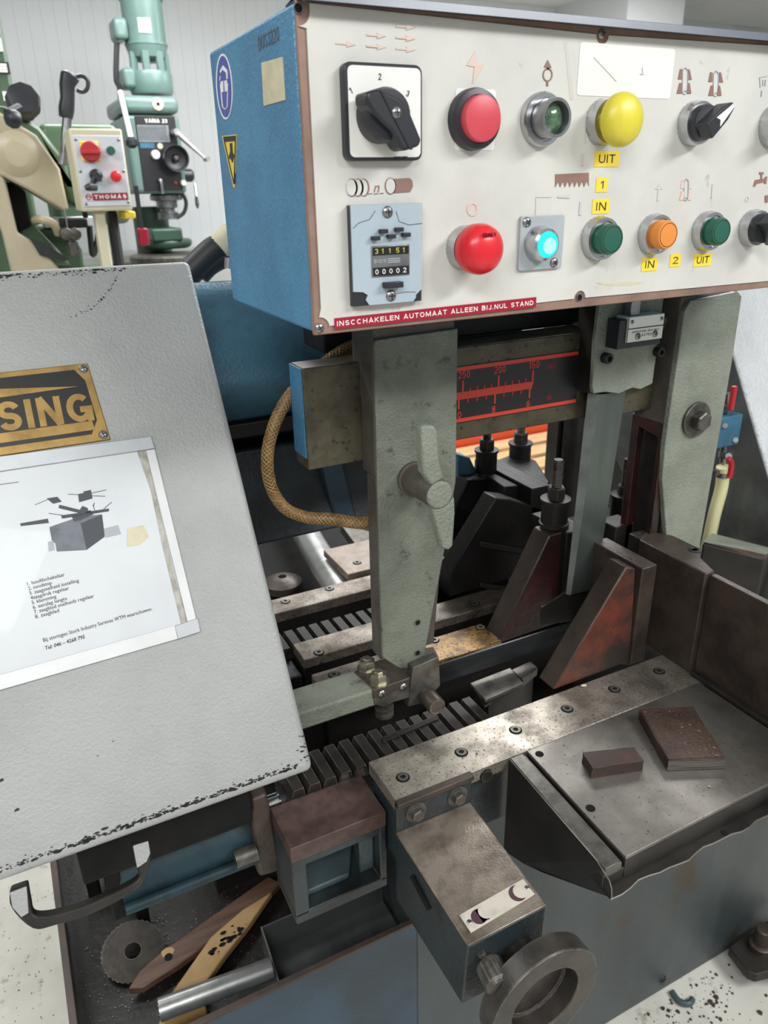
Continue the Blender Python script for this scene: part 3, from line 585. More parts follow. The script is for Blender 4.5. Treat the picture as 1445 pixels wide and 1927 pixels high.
# pallet with a red crate edge behind the saw, seen under the guide beam
t = thing('wooden_pallet', 'pale wooden pallet on the floor seen through the gap under the beam', 'pallet', (2.4, 2.7, 0))
for i in range(6):
    mb = MB(); y = 2.30 + i * .165; mb.box(1.7, 2.9, y, y + .12, .125, .147); mb.build('plank', 'pallet_wood', t, .002)
for x in (1.7, 2.25, 2.8):
    mb = MB(); mb.box(x, x + .1, 2.30, 3.245, .10, .125); mb.build('plank', 'pallet_wood', t, .002)
    for y in (2.30, 2.7, 3.1): mb = MB(); mb.box(x, x + .1, y, y + .14, 0, .1); mb.build('block', 'pallet_wood', t, .002)
mb = MB(); mb.box(1.9, 3.3, 3.27, 3.31, .14, .34); mb.box(1.9, 3.3, 3.55, 3.59, 0, .34); mb.box(1.9, 1.94, 3.31, 3.55, 0, .34); mb.box(3.26, 3.3, 3.31, 3.55, 0, .34); mb.box(1.94, 3.26, 3.31, 3.55, .0, .03); mb.box(1.94, 3.26, 3.27, 3.31, 0, .05)
tag(mb.build('steel_crate', 'crate_red', None, .006), 'orange red steel crate standing behind the wooden pallet', 'crate')

# ================================================================== CONTROL CONSOLE
YC = .52; XL = .204; XR = .78; ZT = 1.530; ZL = 1.3235; YF = YC - .0012
NF = V((0, -1, 0))
def C(px, py, h=0): return PY(px, py, YF - h)
cons = thing('control_console', 'blue control box with off-white front panel of buttons, above the vise', 'control panel', (.45, .62, ZL))
mb = MB(); mb.box(XL, XR, YC + .004, .728, ZL + .001, ZT); mb.build('case', 'blue_paint', cons, .003)
zt1 = PY(820, 9, YC - .012).z
mb = MB(); mb.prism([(XL, YC + .02, ZT - .001), (XL, YC - .004, ZT - .0005), (XL, YC - .012, ZT + .003), (XL, YC - .013, zt1 - .004), (XL, YC - .006, zt1), (XL, YC + .02, zt1 - .001)], (XR - XL, 0, 0)); mb.build('top_lip', 'lip_grey', cons, .0015)
mb = MB(); mb.box(XL, XR, YC, YC + .0045, ZL - .0005, ZT); mb.build('bezel', 'worn_brown', cons, .001)
# white front plate with round bites at the screws
def bite(c, r, a0, a1): return arc(c, r, a0, a1, 8, EX, EZ)
xa, xb, za, zb = XL + .0058, XR - .006, ZL + .0056, ZT - .002
sTL, sBL, sT, sB = C(562, 15), C(602, 618), C(1134, 64), C(1091, 560)
pts = []
pts += [V((sTL.x - .001 + .0085, YF, zb))] + bite((sTL.x - .001, YF, zb - .004), .0085, 0, -90) + [V((xa, YF, zb - .0135))]
pts += [V((xa, YF, za + .013))] + bite((sBL.x, YF, sBL.z), .0078, 90, 0) + [V((sBL.x + .0078, YF, za))]
pts += bite((sB.x, YF, za + .002), .0062, 180, 0)
pts += [V((xb, YF, za)), V((xb, YF, zb))]
pts += bite((sT.x, YF, zb - .004), .0062, 0, -180)
cl = []
for p in pts:
    if not cl or (p - cl[-1]).length > 1e-5: cl.append(p)
mb = MB(); mb.prism(cl, (0, .0014, 0)); mb.build('front_plate', 'panel_white', cons, smooth=0)
for s_ in (sBL, sT): inst(PHIL, 'screw', cons, (s_.x, YC, s_.z), NF, .75, .5)
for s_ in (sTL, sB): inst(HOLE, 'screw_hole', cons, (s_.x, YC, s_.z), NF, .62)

def flat(polys, name, m, par=cons, h=.0005, y=YF, split=False):
    if split:
        for i, pl in enumerate(polys): flat([pl], name, m, par, h * (1 + .12 * i), y)
        return
    mb = MB()
    for i, pl in enumerate(polys): mb.prism([PY(a, b, y - h * (1 + .1 * (i % 5))) for a, b in pl], (0, h, 0))
    return mb.build(name, m, par, smooth=0)
def line(a, b, wd):            # thin straight stroke in photo pixels
    dx, dy = b[0] - a[0], b[1] - a[1]; l = math.hypot(dx, dy) or 1; nx, ny = -dy / l * wd / 2, dx / l * wd / 2
    return [(a[0] + nx, a[1] + ny), (b[0] + nx, b[1] + ny), (b[0] - nx, b[1] - ny), (a[0] - nx, a[1] - ny)]
def arrow(x0, x1, y, sl=.07):
    f = lambda x: y + (x - x0) * sl
    return [[(x0, f(x0) - 1.8), (x1 - 14, f(x1 - 14) - 1.8), (x1 - 14, f(x1) + 1.4), (x0, f(x0) + 1.8)], [(x1 - 17, f(x1) - 6), (x1, f(x1)), (x1 - 17, f(x1) + 5)]]
def ringpts(cx, cy, r, y=YF):
    c = PY(cx, cy, y); return c, r * dep(c) / F
# printed symbols
P_ = []
for x0, x1, y in ((632, 670, 81), (690, 727, 65), (690, 727, 86), (745, 782, 49), (745, 782, 70), (745, 782, 91)): P_ += arrow(x0, x1, y)
flat(P_, 'arrow_print', 'ink_faint')
flat([[(895, 95), (878, 123), (893, 126), (889, 158), (911, 121), (897, 118)]], 'lightning_print', 'ink_faint')
c, r = ringpts(1030, 141, 11.5); mb = MB(); mb.annulus(c, NF, r, r*.78, .0005, 28); mb.prism(pY([(1031, 113), (1024, 126), (1038, 127)], YF - .00065), (0, .0005, 0)); mb.prism(pY([(1029, 124), (1033, 124), (1033, 131), (1029, 131)], YF - .0005), (0, .0005, 0)); mb.prism(pY([(1028, 153), (1032, 153), (1032, 162), (1028, 162)], YF - .0005), (0, .0005, 0)); mb.build('ring_arrow_print', 'ink_brown', cons)
c, r = ringpts(889, 393, 13); mb = MB(); mb.annulus(c, NF, r, r*.62, .0005, 28); mb.build('ring_print', 'ink_faint', cons)
saw = [(1045, 328), (1108, 325), (1108, 350)]
for i in range(7): x = 1107 - i * 9; saw += [(x - 2, 340 + .2*i), (x - 8, 352 + .1*i)]
flat([saw + [(1045, 350)]], 'saw_print', 'ink_brown')
flat([line((1008, 404), (1009, 371), 1), line((1009, 371), (1038, 371), 1), line((1102, 226), (1120, 226), 1), line((1102, 226), (1102, 270), 1)], 'line_print', 'ink_pale')
def clamp(cx, cy, s=1.0, gap=0, m='ink_brown', nm='clamp_print'):
    q = lambda x, y: (cx + x * s, cy + y * s)
    flat([[q(-9 - gap, -21), q(-5 - gap, -21), q(-5 - gap, -2), q(-13 - gap, -2)], [q(6 + gap, -21), q(9 + gap, -20), q(13 + gap, -1), q(6 + gap, -1)],
          [q(-10 + gap*.6, 5), q(-5 + gap*.6, 5), q(-6 + gap*.6, 25), q(-15 + gap*.6, 25)], [q(6 - gap*.4, 5), q(9 - gap*.4, 5), q(12 - gap*.4, 25), q(4 - gap*.4, 25)]], nm, m)
    flat([line(q(-4, -18), q(-5, 22), 1), line(q(6, -18), q(5, 22), 1), line(q(-4, -18), q(1, -24), 1), line(q(1, -24), q(6, -18), 1), line(q(-5, 23), q(0, 27), 1), line(q(0, 27), q(5, 23), 1), line(q(-5, 23), q(0, 19), 1), line(q(0, 19), q(5, 23), 1)], 'bar_print', 'print_light')
clamp(1289, 151); clamp(1347, 156, .96, 1.5); clamp(1291, 356, .82, 0, 'ink_faint')
flat([line((1241, 350), (1238, 378), 4), [(1241, 345), (1233, 356), (1247, 356)], line((1342, 346), (1340, 372), 3), line((1097, 290), (1096, 312), 5), line((1094, 380), (1092, 405), 5), [(1050, 369), (1072, 366), (1072, 373), (1050, 372)]], 'faint_arrow_print', 'ink_pale', split=True)
flat([[(1417, 351), (1421, 339), (1437, 336), (1437, 343), (1424, 346), (1421, 351)], line((1433, 326), (1433, 338), 3), [(1429, 324), (1437, 324), (1437, 328), (1429, 328)], [(1440, 333), (1444, 332), (1442, 346), (1438, 345)], [(1440, 368), (1450, 367), (1450, 373), (1445, 374), (1445, 381), (1440, 381)]], 'tap_print', 'ink_brown')
c, r = ringpts(1405, 375, 4.5); mb = MB(); mb.annulus(c, NF, r, r*.8, .0005, 20); mb.build('ring_print', 'ink_pale', cons)
flat([line((1430, 146), (1444, 143), 1), line((1430, 146), (1431, 165), 1), line((1436, 150), (1436, 162), 1), line((1441, 150), (1440, 162), 1), line((1434, 170), (1433, 182), 1)], 'hand_print', 'print_light')
# coins ... n ... bar
mb = MB(); mo = MB()
for i, x in enumerate((683, 672, 661)):
    for (cx, rx, ry, mm, h) in ((x + 1.8, 9.5, 15.5, mb, .0004 + .0002*i), (x, 8, 14, mo, .0006 + .0002*i)):
        cc = C(cx, 353); d = dep(cc) / F
        mm.prism([C(cx, 353, h) + V((rx*1.22*d*math.cos(k*.2618), 0, ry*d*math.sin(k*.2618))) for k in range(24)], (0, h, 0))
for (cx, rx, ry, mm, h) in ((735, 8, 13, mo, .0009), ):
    cc = C(cx, 350); d = dep(cc) / F
    mm.prism([C(cx, 350, h) + V((rx*1.22*d*math.cos(k*.2618), 0, ry*d*math.sin(k*.2618))) for k in range(24)], (0, h, 0))
mb.prism(pY([(733, 337), (771, 335), (776, 340), (777, 351), (772, 361), (733, 364)], YF - .0006), (0, .0006, 0))
cc = C(735, 350); d = dep(cc) / F; mb.prism([C(735, 350, .0006) + V((9.5*1.22*d*math.cos(k*.2618), 0, 14.5*d*math.sin(k*.2618))) for k in range(24)], (0, .0006, 0))
mb.build('bar_slices_print', 'ink_brown', cons, smooth=0); mo.build('slice_faces_print', 'panel_white', cons, smooth=0)
text(cons, 'lettering', 'n', C(703, 362), EX, EZ, .0045, .0044, 'ink_brown', .0005, -.01, .3)
flat([line((693, 365), (701, 364), 1.2), line((704, 365), (712, 364), 1.2), line((715, 364), (722, 363.5), 1.2)], 'dash_print', 'ink_brown')
# stickers
a, b_ = C(1091, 88), C(1260, 184)
mb = MB(); mb.prism([p for p in rrect(((a.x + b_.x)/2, YF - .0004, (C(1091, 135).z + C(1260, 135).z)/2), b_.x - a.x, .0352, .0025)], (0, .0004, 0)); stk = mb.build('blank_sticker', 'sticker_white', cons, smooth=0)
flat([line((1118, 108), (1160, 153), 1), line((1209, 127), (1210, 138), 1.2), line((1205, 139), (1212, 140), 1.5)], 'scratch', 'ink_pale', stk, .0008)
flat([[(1062, 80), (1068, 80), (1080, 188), (1073, 188)]], 'smudge', 'ink_pale', h=.0002)
flat([[(1120, 531), (1150, 533), (1180, 530), (1212, 531), (1190, 537), (1150, 538), (1128, 536)]], 'glue_residue', 'sticker_cream', h=.0002)
a = C(894, 226); mb = MB(); mb.prism(rrect((a.x, YF - .0004, a.z), .034, .0395, .002), (0, .0004, 0)); mb.build('square_sticker', 'sticker_white', cons, smooth=0)
def lab(x0, y0, x1, y1, s, tw, ty=.24, th=.54):
    cx, cy = (x0 + x1)/2, (y0 + y1)/2; a, b_ = C(x0, cy), C(x1, cy); d = dep(C(cx, cy)) / F; hz = (y1 - y0)/2 * d * .96
    z = C(cx, cy).z; mb = MB(); mb.box(a.x, b_.x, YF - .0005, YF, z - hz, z + hz); o = mb.build('label', 'label_yellow', cons, smooth=0)
    ww = b_.x - a.x; text(o, 'lettering', s, (a.x + ww*(1 - tw)/2, YF - .0005, z - hz + 2*hz*ty), EX, EZ, ww*tw, 2*hz*th, 'ink_black', .0003, t=.12)
lab(1118, 285, 1164, 313, 'UIT', .66); lab(1121, 335, 1143, 361, '1', .22); lab(1114, 375, 1146, 402, 'IN', .58)
lab(1207, 485, 1236, 510, 'IN', .58); lab(1260, 478, 1280, 502, '2', .5); lab(1305, 477, 1338, 501, 'UIT', .68)
# red embossed tape
a, b_, z0, z1 = C(629, 609), C(1008, 568), 0, 0
n_ = 1; zl = (C(629, 599).z + C(1008, 560).z)/2; zlo = (C(629, 620).z + C(1008, 578).z)/2
mb = MB(); mb.prism([V((a.x, YF - .0006, C(629, 620).z)), V((b_.x, YF - .0006, C(1008, 578).z)), V((b_.x, YF - .0006, C(1008, 559).z)), V((a.x, YF - .0006, C(629, 599).z))], (0, .0006, 0)); tp = mb.build('embossed_tape', 'tape_red', cons, smooth=0)
u = (V((b_.x, 0, C(1008, 578).z)) - V((a.x, 0, C(629, 620).z)))
text(tp, 'lettering', 'INSCCHAKELEN AUTOMAAT ALLEEN BIJ.NUL STAND', V((a.x + .0016, YF - .0006, C(629, 620).z + .0022)), u, V((-u.z, 0, u.x)), u.length - .0045, .0036, 'ink_white', .0003, t=.17)

# rotary switch
o1, o2 = C(638, 213), C(787, 213)
cx = (o1.x + o2.x)/2; zc_ = (C(714, 122).z + C(714, 303).z)/2; sw_, sh_ = C(785, 213).x - C(641, 213).x, C(714, 124).z - C(714, 305).z
rs = MB(); rs.prism(rrect((cx, YF - .0075, zc_), sw_, sh_, .005), (0, .0075, 0)); rs_o = rs.build('rotary_switch', 'black_plastic', cons, .0008)
mb = MB(); mb.prism(rrect((cx + .0004, YF - .0082, zc_), sw_ - .0042, sh_ - .0042, .0035), (0, .001, 0)); fpl = mb.build('switch_face', 'sticker_white', rs_o, smooth=0)
def onface(px, py): return PY(px, py, YF - .0083)
for s_, x, y, w_, rot in (('1', 661, 177, None, -30), ('2', 712, 150, None, 0), ('3', 763, 180, None, 25)):
    ra = math.radians(rot); u_ = V((math.cos(ra), 0, -math.sin(ra))); 
    if s_ == '1': u_ = V((math.cos(.5), 0, math.sin(.5)))
    if s_ == '3': u_ = V((math.cos(.4), 0, -math.sin(.4)))
    text(fpl, 'lettering', s_, onface(x, y), u_, V((-u_.z, 0, u_.x)), None, .0037, 'ink_black', .0003, -.01)
text(fpl, 'lettering', 'CHANGEOVER', onface(741, 299), EX, EZ, .0105, .0016, 'ink_black', .0003)
kc = PY(722, 218, YF - .016); kr = 47 * dep(kc) / F
mb = MB(); mb.lathe((kc.x, YF - .008, kc.z), NF, [(kr, 0), (kr, .013), (kr*.9, .0175), (.001, .0185)], 36); kn = mb.build('switch_knob', 'black_plastic', rs_o)
mb = MB(); hy = YF - .032
top = [(687, 185), (712, 166), (748, 172), (760, 188), (764, 205), (757, 222)]
hp = [(690, 172), (716, 167), (752, 184), (770, 205), (794, 263), (790, 275), (765, 283), (757, 281), (738, 246), (722, 232), (704, 212), (690, 192)]
mb.prism([PY(a, b, hy) for a, b in hp], (0, .019, 0)); mb.build('switch_handle', 'black_plastic', rs_o, .002)
mb = MB(); mb.prism([PY(a, b, hy - .0006) for a, b in ((716, 171), (720, 170), (777, 281), (772, 282))], (0, .0008, 0)); mb.build('handle_ridge', 'black_matte', rs_o)
inst(PHIL, 'screw', rs_o, PY(746, 212, hy), NF, .75)

# pulse counter
a, b_ = C(655, 480), C(786, 480); zt_, zb_ = (C(655, 386).z + C(786, 382).z)/2, (C(660, 574).z + C(784, 566).z)/2
w_, h_ = b_.x - a.x, zt_ - zb_; yk = YF - .006
mb = MB(); mb.box(a.x, b_.x, yk, YF, zb_, zt_); ctr = mb.build('pulse_counter', 'black_plastic', cons, .0006)
def K(u, v, h=0): return V((a.x + w_*u, yk - h, zb_ + h_*v))
mb = MB(); mb.prism([K(.0, 1, .0012), K(0, .155, .0012), K(.13, .145, .0012), K(.2, .11, .0012), K(.17, .06, .0012), K(.22, 0.005, .0012), K(.86, 0.005, .0012), K(.9, .04, .0012), K(.9, .07, .0012), K(.99, .13, .0012), K(1, 1, .0012)], (0, .0012, 0)); mb.build('counter_face', 'counter_grey', ctr, smooth=0)
yk -= .0012
for u, v in ((.5, .925), (.53, .085)): inst(PHIL, 'screw', ctr, K(u, v), NF, .85)
mb = MB(); mb.box(K(.26, 0).x, K(.8, 0).x, yk - .001, yk, K(0, .29).z, K(0, .6).z); bzl = mb.build('counter_window', 'chrome_dull', ctr, .0004)
yw = yk - .001
for v0, v1, s_, mm in ((.505, .585, '31151', 'ink_olive'), (.3, .385, '00002', 'ink_white')):
    mb = MB(); mb.box(K(.275, 0).x, K(.785, 0).x, yw - .0004, yw, K(0, v0).z, K(0, v1).z); wn = mb.build('digit_window', 'plate_black', bzl)
    for i, ch in enumerate(s_):
        text(wn, 'digit', ch, (K(.297 + .1*i, 0).x, yw - .0004, K(0, v0 + .017).z), EX, EZ, None if ch == '1' else w_*.05, h_*.05, mm, .0003, t=.15)
mb = MB()
for i in range(3): mb.box(K(.48, 0).x, K(.66, 0).x, yw - .0003, yw, K(0, .425 + .018*i).z, K(0, .432 + .018*i).z)
mb.build('mark_lines', 'grey_plate', bzl)
text(bzl, 'lettering', 'BVD15', (K(.29, 0).x, yw, K(0, .43).z), EX, EZ, w_*.17, h_*.035, 'grey_plate', .0003)
for u, v in ((.31, .68), (.42, .745), (.53, .69), (.64, .755), (.74, .70)):
    mb = MB(); p = K(u, v); mb.box(p.x - w_*.055, p.x + w_*.055, yk - .004, yk, p.z - .0016, p.z + .0012); mb.build('set_key', 'black_plastic', ctr, .0004)
mb = MB(); p = K(.535, .215); mb.box(p.x - w_*.13, p.x + w_*.13, yk - .006, yk, p.z - .003, p.z + .0012); mb.build('reset_key', 'black_plastic', ctr, .0005)
mb = MB()
for l in (((0.02, .78), (.1, .83), (.25, .86), (.33, .94)), ((.62, .93), (.66, .83), (.8, .79), (.99, .8)), ((.6, .1), (.75, .11), (.9, .1))):
    mb.tube([K(u, v, .0001) for u, v in l], .00022, 5)
mb.build('cracks', 'ink_black', ctr)
yk = YF

# push buttons: chrome ring, then the cap
def ringb(px, py, rpx, h, m='ring_steel', name='push_button', knurl=True, par=cons):
    c = C(px, py, h*.5); r = rpx * dep(c) / F
    mb = MB(); n = 60 if knurl else 36
    if knurl:
        prof = [(r, 0), (r, h*.45), (r*.97, h*.55), (r*.93, h), (r*.8, h), (r*.78, h*.8)]
        mb.lathe((c.x, YF, c.z), NF, prof, n)
        for k in range(n):      # knurled skirt
            if k % 2 == 0:
                for i in (0, 1): mb.v[i*n + k] = V((c.x, 0, c.z)) + (mb.v[i*n + k] - V((c.x, 0, c.z))) * 1; p = mb.v[i*n + k]; q = V((c.x, p.y, c.z)); mb.v[i*n + k] = q + (p - q) * .97
    else: mb.lathe((c.x, YF, c.z), NF, [(r, 0), (r, h*.7), (r*.94, h), (r*.8, h), (r*.78, h*.8)], n)
    return mb.build(name, m, par), c, r
def cap(o, c, px, py, rpx, h0, prof, m, name='button_cap', n=36):
    h1 = max(h for r_, h in prof); q = PY(px, py, YF - h1); r = rpx * dep(q) / F
    mb = MB(); mb.lathe((c.x, YF, c.z), NF, [(r*a_, h0 if b_ < 0 else b_) for a_, b_ in prof], n); return mb.build(name, m, o), r
# red flat button with black collar
c = C(893, 225, .004); r = 53 * dep(c) / F
mb = MB(); mb.lathe((c.x, YF, c.z), NF, [(r, 0), (r, .006), (r*.95, .009), (r*.78, .010), (r*.74, .008)], 40); o = mb.build('stop_push_button', 'black_plastic', cons)
cap(o, c, 902, 224, 41, 0, [(1, .002), (1, .013), (.96, .0155), (.8, .0165), (.02, .0168)], 'red_faded')
# lamp
o, c, r = ringb(1021, 225, 47, .006, name='indicator_lamp', knurl=False)
mb = MB(); c2 = PY(1046, 219, YF - .02); r2 = 34 * dep(c2) / F
mb.lathe((c.x, YF, c.z), NF, [(r2*1.02, .003), (r2*1.02, .018), (r2, .02), (r2*.84, .02), (r2*.8, .012)], 36); mb.build('lamp_barrel', 'chrome_dull', o)
mb = MB(); mb.lathe((c.x, YF, c.z), NF, [(r2*.83, .010), (r2*.8, .0135), (r2*.5, .0165), (.0002, .0175)], 30); mb.build('lens', 'lens_green', o)
# yellow mushroom
o, c, r = ringb(1141, 229, 41, .010, name='mushroom_button')
cap(o, c, 1172, 224, 48, 0, [(.55, .008), (.55, .017), (1, .0195), (1, .023), (.92, .0265), (.7, .0295), (.35, .0315), (.02, .032)], 'yellow_plastic')
# red reset mushroom
o, c, r = ringb(880, 467, 41, .010, name='emergency_stop_button')
k_, r = cap(o, c, 916, 468, 47, 0, [(.55, .008), (.55, .014), (.98, .015), (1, .019), (1, .023), (.92, .028), (.7, .032), (.35, .0345), (.02, .035)], 'red_plastic', n=48)
text(o, 'lettering', 'RESET', (c.x - .0055, YF - .0332, c.z + r*.52), EX, EZ, .011, .0026, 'tape_red', .0012, .01)
# cyan pilot button on square plate
a, b_ = C(974, 457), C(1055, 457); zt_, zb_ = (C(978, 407).z + C(1055, 404).z)/2, (C(974, 508).z + C(1052, 505).z)/2
mb = MB(); mb.prism(rrect(((a.x + b_.x)/2, YF - .003, (zt_ + zb_)/2), b_.x - a.x, zt_ - zb_, .002), (0, .003, 0)); o = mb.build('lit_push_button', 'grey_plate', cons, .0005)
for px, py in ((991, 418), (1042, 494)): inst(PHIL, 'screw', o, PY(px, py, YF - .003), NF, .8, .6)
c = C(1014, 459, .004); r = 33 * dep(c) / F
mb = MB(); mb.lathe((c.x, YF, c.z), NF, [(r, .002), (r*.97, .006), (r*.86, .014), (r*.72, .0155), (r*.7, .013)], 36); mb.build('button_ring', 'ring_steel', o)
mb = MB(); mb.lathe((c.x, YF, c.z), NF, [(r*.71, .012), (r*.71, .0145), (r*.66, .0162), (r*.5, .0166), (.0002, .0168)], 30); mb.build('lit_cap', 'cyan_lit', o, label='glowing cyan button cap')
mb = MB(); mb.lathe((c.x + .0008, YF, c.z - .001), NF, [(r*.45, .016), (r*.43, .0172), (.0002, .0174)], 24); mb.build('cap_glow', 'cyan_core', o)
# three push buttons
for px, py, rp, qx, qy, rq, m in ((1130, 449, 40, 1154, 447, 28, 'green_plastic'), (1234, 441, 37, 1256, 441, 26, 'orange_plastic'), (1334, 435, 36, 1355, 436, 25, 'green_plastic')):
    o, c, r = ringb(px, py, rp, .009)
    k_, rr = cap(o, c, qx, qy, rq, 0, [(1, .003), (1, .017), (.93, .0185), (.8, .0188), (.02, .0188)], m)
    mb = MB(); mb.annulus((c.x, YF - .0186, c.z), NF, rr*.83, rr*.79, .0003, 36); mb.build('cap_groove', 'ink_black', o)
# selector switches
def selector(px, py, rp, qx, qy, rq, ang, arrow_=True):
    o, c, r = ringb(px, py, rp, .010, name='selector_switch')
    k_, rr = cap(o, c, qx, qy, rq, 0, [(1, .006), (1, .013), (.93, .016), (.02, .017)], 'black_plastic', 'knob')
    u = V((math.cos(ang), 0, math.sin(ang))); n = V((-u.z, 0, u.x)); c0 = V((c.x, YF - .028, c.z)); L_ = rr
    mb = MB(); mb.prism([c0 - u*L_*.85 + n*L_*.5, c0 + u*L_*.6 + n*L_*.42, c0 + u*L_*1.32 + n*L_*.2, c0 + u*L_*1.4, c0 + u*L_*1.32 - n*L_*.2, c0 + u*L_*.6 - n*L_*.42, c0 - u*L_*.85 - n*L_*.5], (0, .016, 0)); mb.build('knob_handle', 'black_plastic', o, .001)
    if arrow_:
        mb = MB(); c1 = c0 + V((0, -.0004, 0)); mb.prism([c1 + u*L_*1.3 + n*L_*.1, c1 + u*L_*1.3 - n*L_*.1, c1 - u*L_*.1 - n*L_*.3, c1 + u*L_*.1, c1 - u*L_*.1 + n*L_*.3], (0, .0006, 0)); mb.build('pointer', 'ink_white', o, smooth=0)
selector(1311, 232, 39, 1332, 233, 32, math.radians(40)); selector(1462, 236, 38, 1480, 236, 31, math.radians(40)); selector(1420, 429, 33, 1438, 428, 28, math.radians(-50), False)

# stickers on the blue left side
def flx(polys, name, m, par, h=.0005, x=XL):
    mb = MB()
    for i, pl in enumerate(polys): mb.prism([PX(a, b, x - h * (1 + .05 * (i % 5))) for a, b in pl], (h, 0, 0))
    return mb.build(name, m, par, smooth=0)
def ell(cx, cy, rx, ry, n=32, tilt=0):
    return [(cx + rx*math.cos(2*math.pi*k/n) + tilt*math.sin(2*math.pi*k/n)*ry, cy + ry*math.sin(2*math.pi*k/n)) for k in range(n)]
sg = flx([ell(421.5, 163, 15, 62, tilt=.05)], 'safety_sign', 'sticker_white', cons)
flx([ell(421.5, 163, 13, 58, tilt=.05)], 'sign_field', 'sign_blue', sg, .0008)
flx([line((414, 143), (413, 152), 1.2), [(413, 134), (419, 123), (427, 132), (428, 147), (426, 150), (425, 137), (418, 131), (415, 138)], [(414.5, 154), (419, 152), (420, 173), (416, 174)], [(421.5, 152), (426, 151), (428, 171), (423, 173)], line((414, 158), (418, 201), 1.1), line((428, 157), (427, 201), 1.1), line((418, 201), (423, 206), 1.1), line((423, 206), (427, 201), 1.1)], 'sign_figure', 'sticker_white', sg, .0011)
sg = flx([[(417.5, 256), (444.5, 253), (441, 353), (439, 353)]], 'warning_sign', 'sign_yellow', cons)
flx([line((420, 258), (443, 256), 1.5), line((442.5, 257), (440, 346), 1.3), line((420, 258), (439.5, 346), 1.3), [(420, 258), (443, 256), (442.5, 265), (421.5, 267)], [(432, 270), (436, 269), (437, 287), (440, 292), (437, 306), (434, 300), (431, 292), (433, 285)], [(430, 292), (433, 296), (431, 300)]], 'sign_figure', 'ink_black', sg, .0008)
flx([[(491.5, 118), (531, 107), (536, 188), (496, 199.5)]], 'cream_sticker', 'sticker_cream', cons)
sc = MB()
for i, s_ in enumerate('BJS3200'):
    p = PX(487 + i*6, 83 - i*1.6, XL - .0001)
text(cons, 'stamp', 'BUS3220', PX(487, 96, XL), V((0, -1, 0)), EZ, PX(487, 90, XL).y - PX(527, 84, XL).y, .0085, 'lip_grey', .0003, -.035)

# ================================================================== GREY WHEEL COVER OF THE SAW BOW (leans back 30 degrees)
ZB = .85
P0 = PZ(590, 1440, .92); VV = V((0, .5, math.sqrt(.75))); NN = V((0, -math.sqrt(.75), .5))
def H(u, v, w=0): return V((u, P0.y, P0.z)) + VV * v + NN * w
def HW(px, py, w=0): return PP(px, py, P0 + NN * w, NN)
wc = thing('wheel_cover', 'large grey hammer-finish wheel cover with nameplate and instruction sheet', 'machine cover', H(0, 0, -.1))
mb = MB(); mb.hexa([H(-.6, -.004, -.08), H(.185, -.004, -.08), H(.185, -.004, 0), H(-.6, -.004, 0)], [H(-.6, .512, -.08), H(.182, .508, -.08), H(.182, .508, 0), H(-.6, .512, 0)])
mb.build('cover_shell', 'hammer_grey', wc, .0065, 4)
# chipped paint along the lower edge and the top
mb = MB(); rr = random.Random(4)
def chip(u, v, s, w=.0002):
    n = rr.randint(5, 7); a0 = rr.random() * 6; mb.prism([H(u + s*rr.uniform(.6, 1.6)*math.cos(a0 + 6.283*k/n)*1.5, v + s*rr.uniform(.5, 1)*math.sin(a0 + 6.283*k/n), w) for k in range(n)], NN * -.0004)
for i in range(420): chip(-.12 + .29 * rr.random()**.8, .0030 + abs(rr.gauss(0, .0022)), .0003 + abs(rr.gauss(0, .0006)))
for i in range(200): chip(rr.uniform(-.06, .12), .5035 - abs(rr.gauss(0, .0022)), .0002 + abs(rr.gauss(0, .0005)))
for i in range(40): f = rr.random(); chip(.06 + .05*f, .46 + .035*f**2 + rr.gauss(0, .001), .0005)
for i in range(14): chip(.183 - abs(rr.gauss(0, .004)), rr.uniform(.005, .03), rr.uniform(.0005, .0012))
for px, py, s in ((32, 1524, .0018), (3, 1468, .0016), (184, 1422, .0006), (213, 1395, .0005)): p = HW(px, py); chip(p.x, (p - P0).dot(VV), s)
mb.build('paint_chips', 'ink_black', wc, smooth=0)['kind'] = 'stuff'

# nameplate
pr, pb = HW(165, 685), HW(208, 828)
def uv(px, py, w=0): p = HW(px, py, w); return p.x, (p - P0).dot(VV)
u1 = .0665; u1b = .0715; vt = uv(165, 684)[1]; vb = uv(208, 828)[1]
def NP(a, v, w=.0016):   # a 0..1 across the plate (to its right edge), v metres
    f = (v - vb) / (vt - vb); ur = u1b + (u1 - u1b) * f; return H(ur - .145 * (1 - a), v, w)
hN = vt - vb
def nq(a0, a1, f0, f1, w=.0016): return [NP(a0, vb + hN*f0, w), NP(a1, vb + hN*f0, w), NP(a1, vb + hN*f1, w), NP(a0, vb + hN*f1, w)]
npl = None
mb = MB(); mb.prism(nq(0, 1, 0, 1, 0.0), NN * .0016); npl = mb.build('nameplate', 'brass', wc, .0008)
mb = MB(); mb.prism([NP(.0, vb + hN*.1), NP(.90, vb + hN*.1), NP(.955, vb + hN*.27), NP(.955, vb + hN*.78), NP(.91, vb + hN*.93), NP(0, vb + hN*.93)], NN * .0003); mb.build('black_field', 'plate_black', npl, smooth=0)
mb = MB(); mb.prism([NP(.3, vb + hN*.685, .0019), NP(.905, vb + hN*.715, .0019), NP(.3, vb + hN*.83, .0019)], NN * .0003); mb.prism([NP(.0, vb + hN*.15, .0019), NP(.925, vb + hN*.15, .0019), NP(.925, vb + hN*.265, .0019), NP(0, vb + hN*.265, .0019)], NN * .0003); mb.build('brass_marks', 'brass', npl, smooth=0)
tl = uv(0, 765); 
a, b_ = HW(1, 813, .0019), HW(179, 791, .0019); du = (b_ - a).normalized()
text(npl, 'lettering', 'SING', a, du, NN.cross(du), (b_ - a).length, (HW(152, 741, .0019) - HW(154, 794, .0019)).length, 'brass', .0004, t=.21)
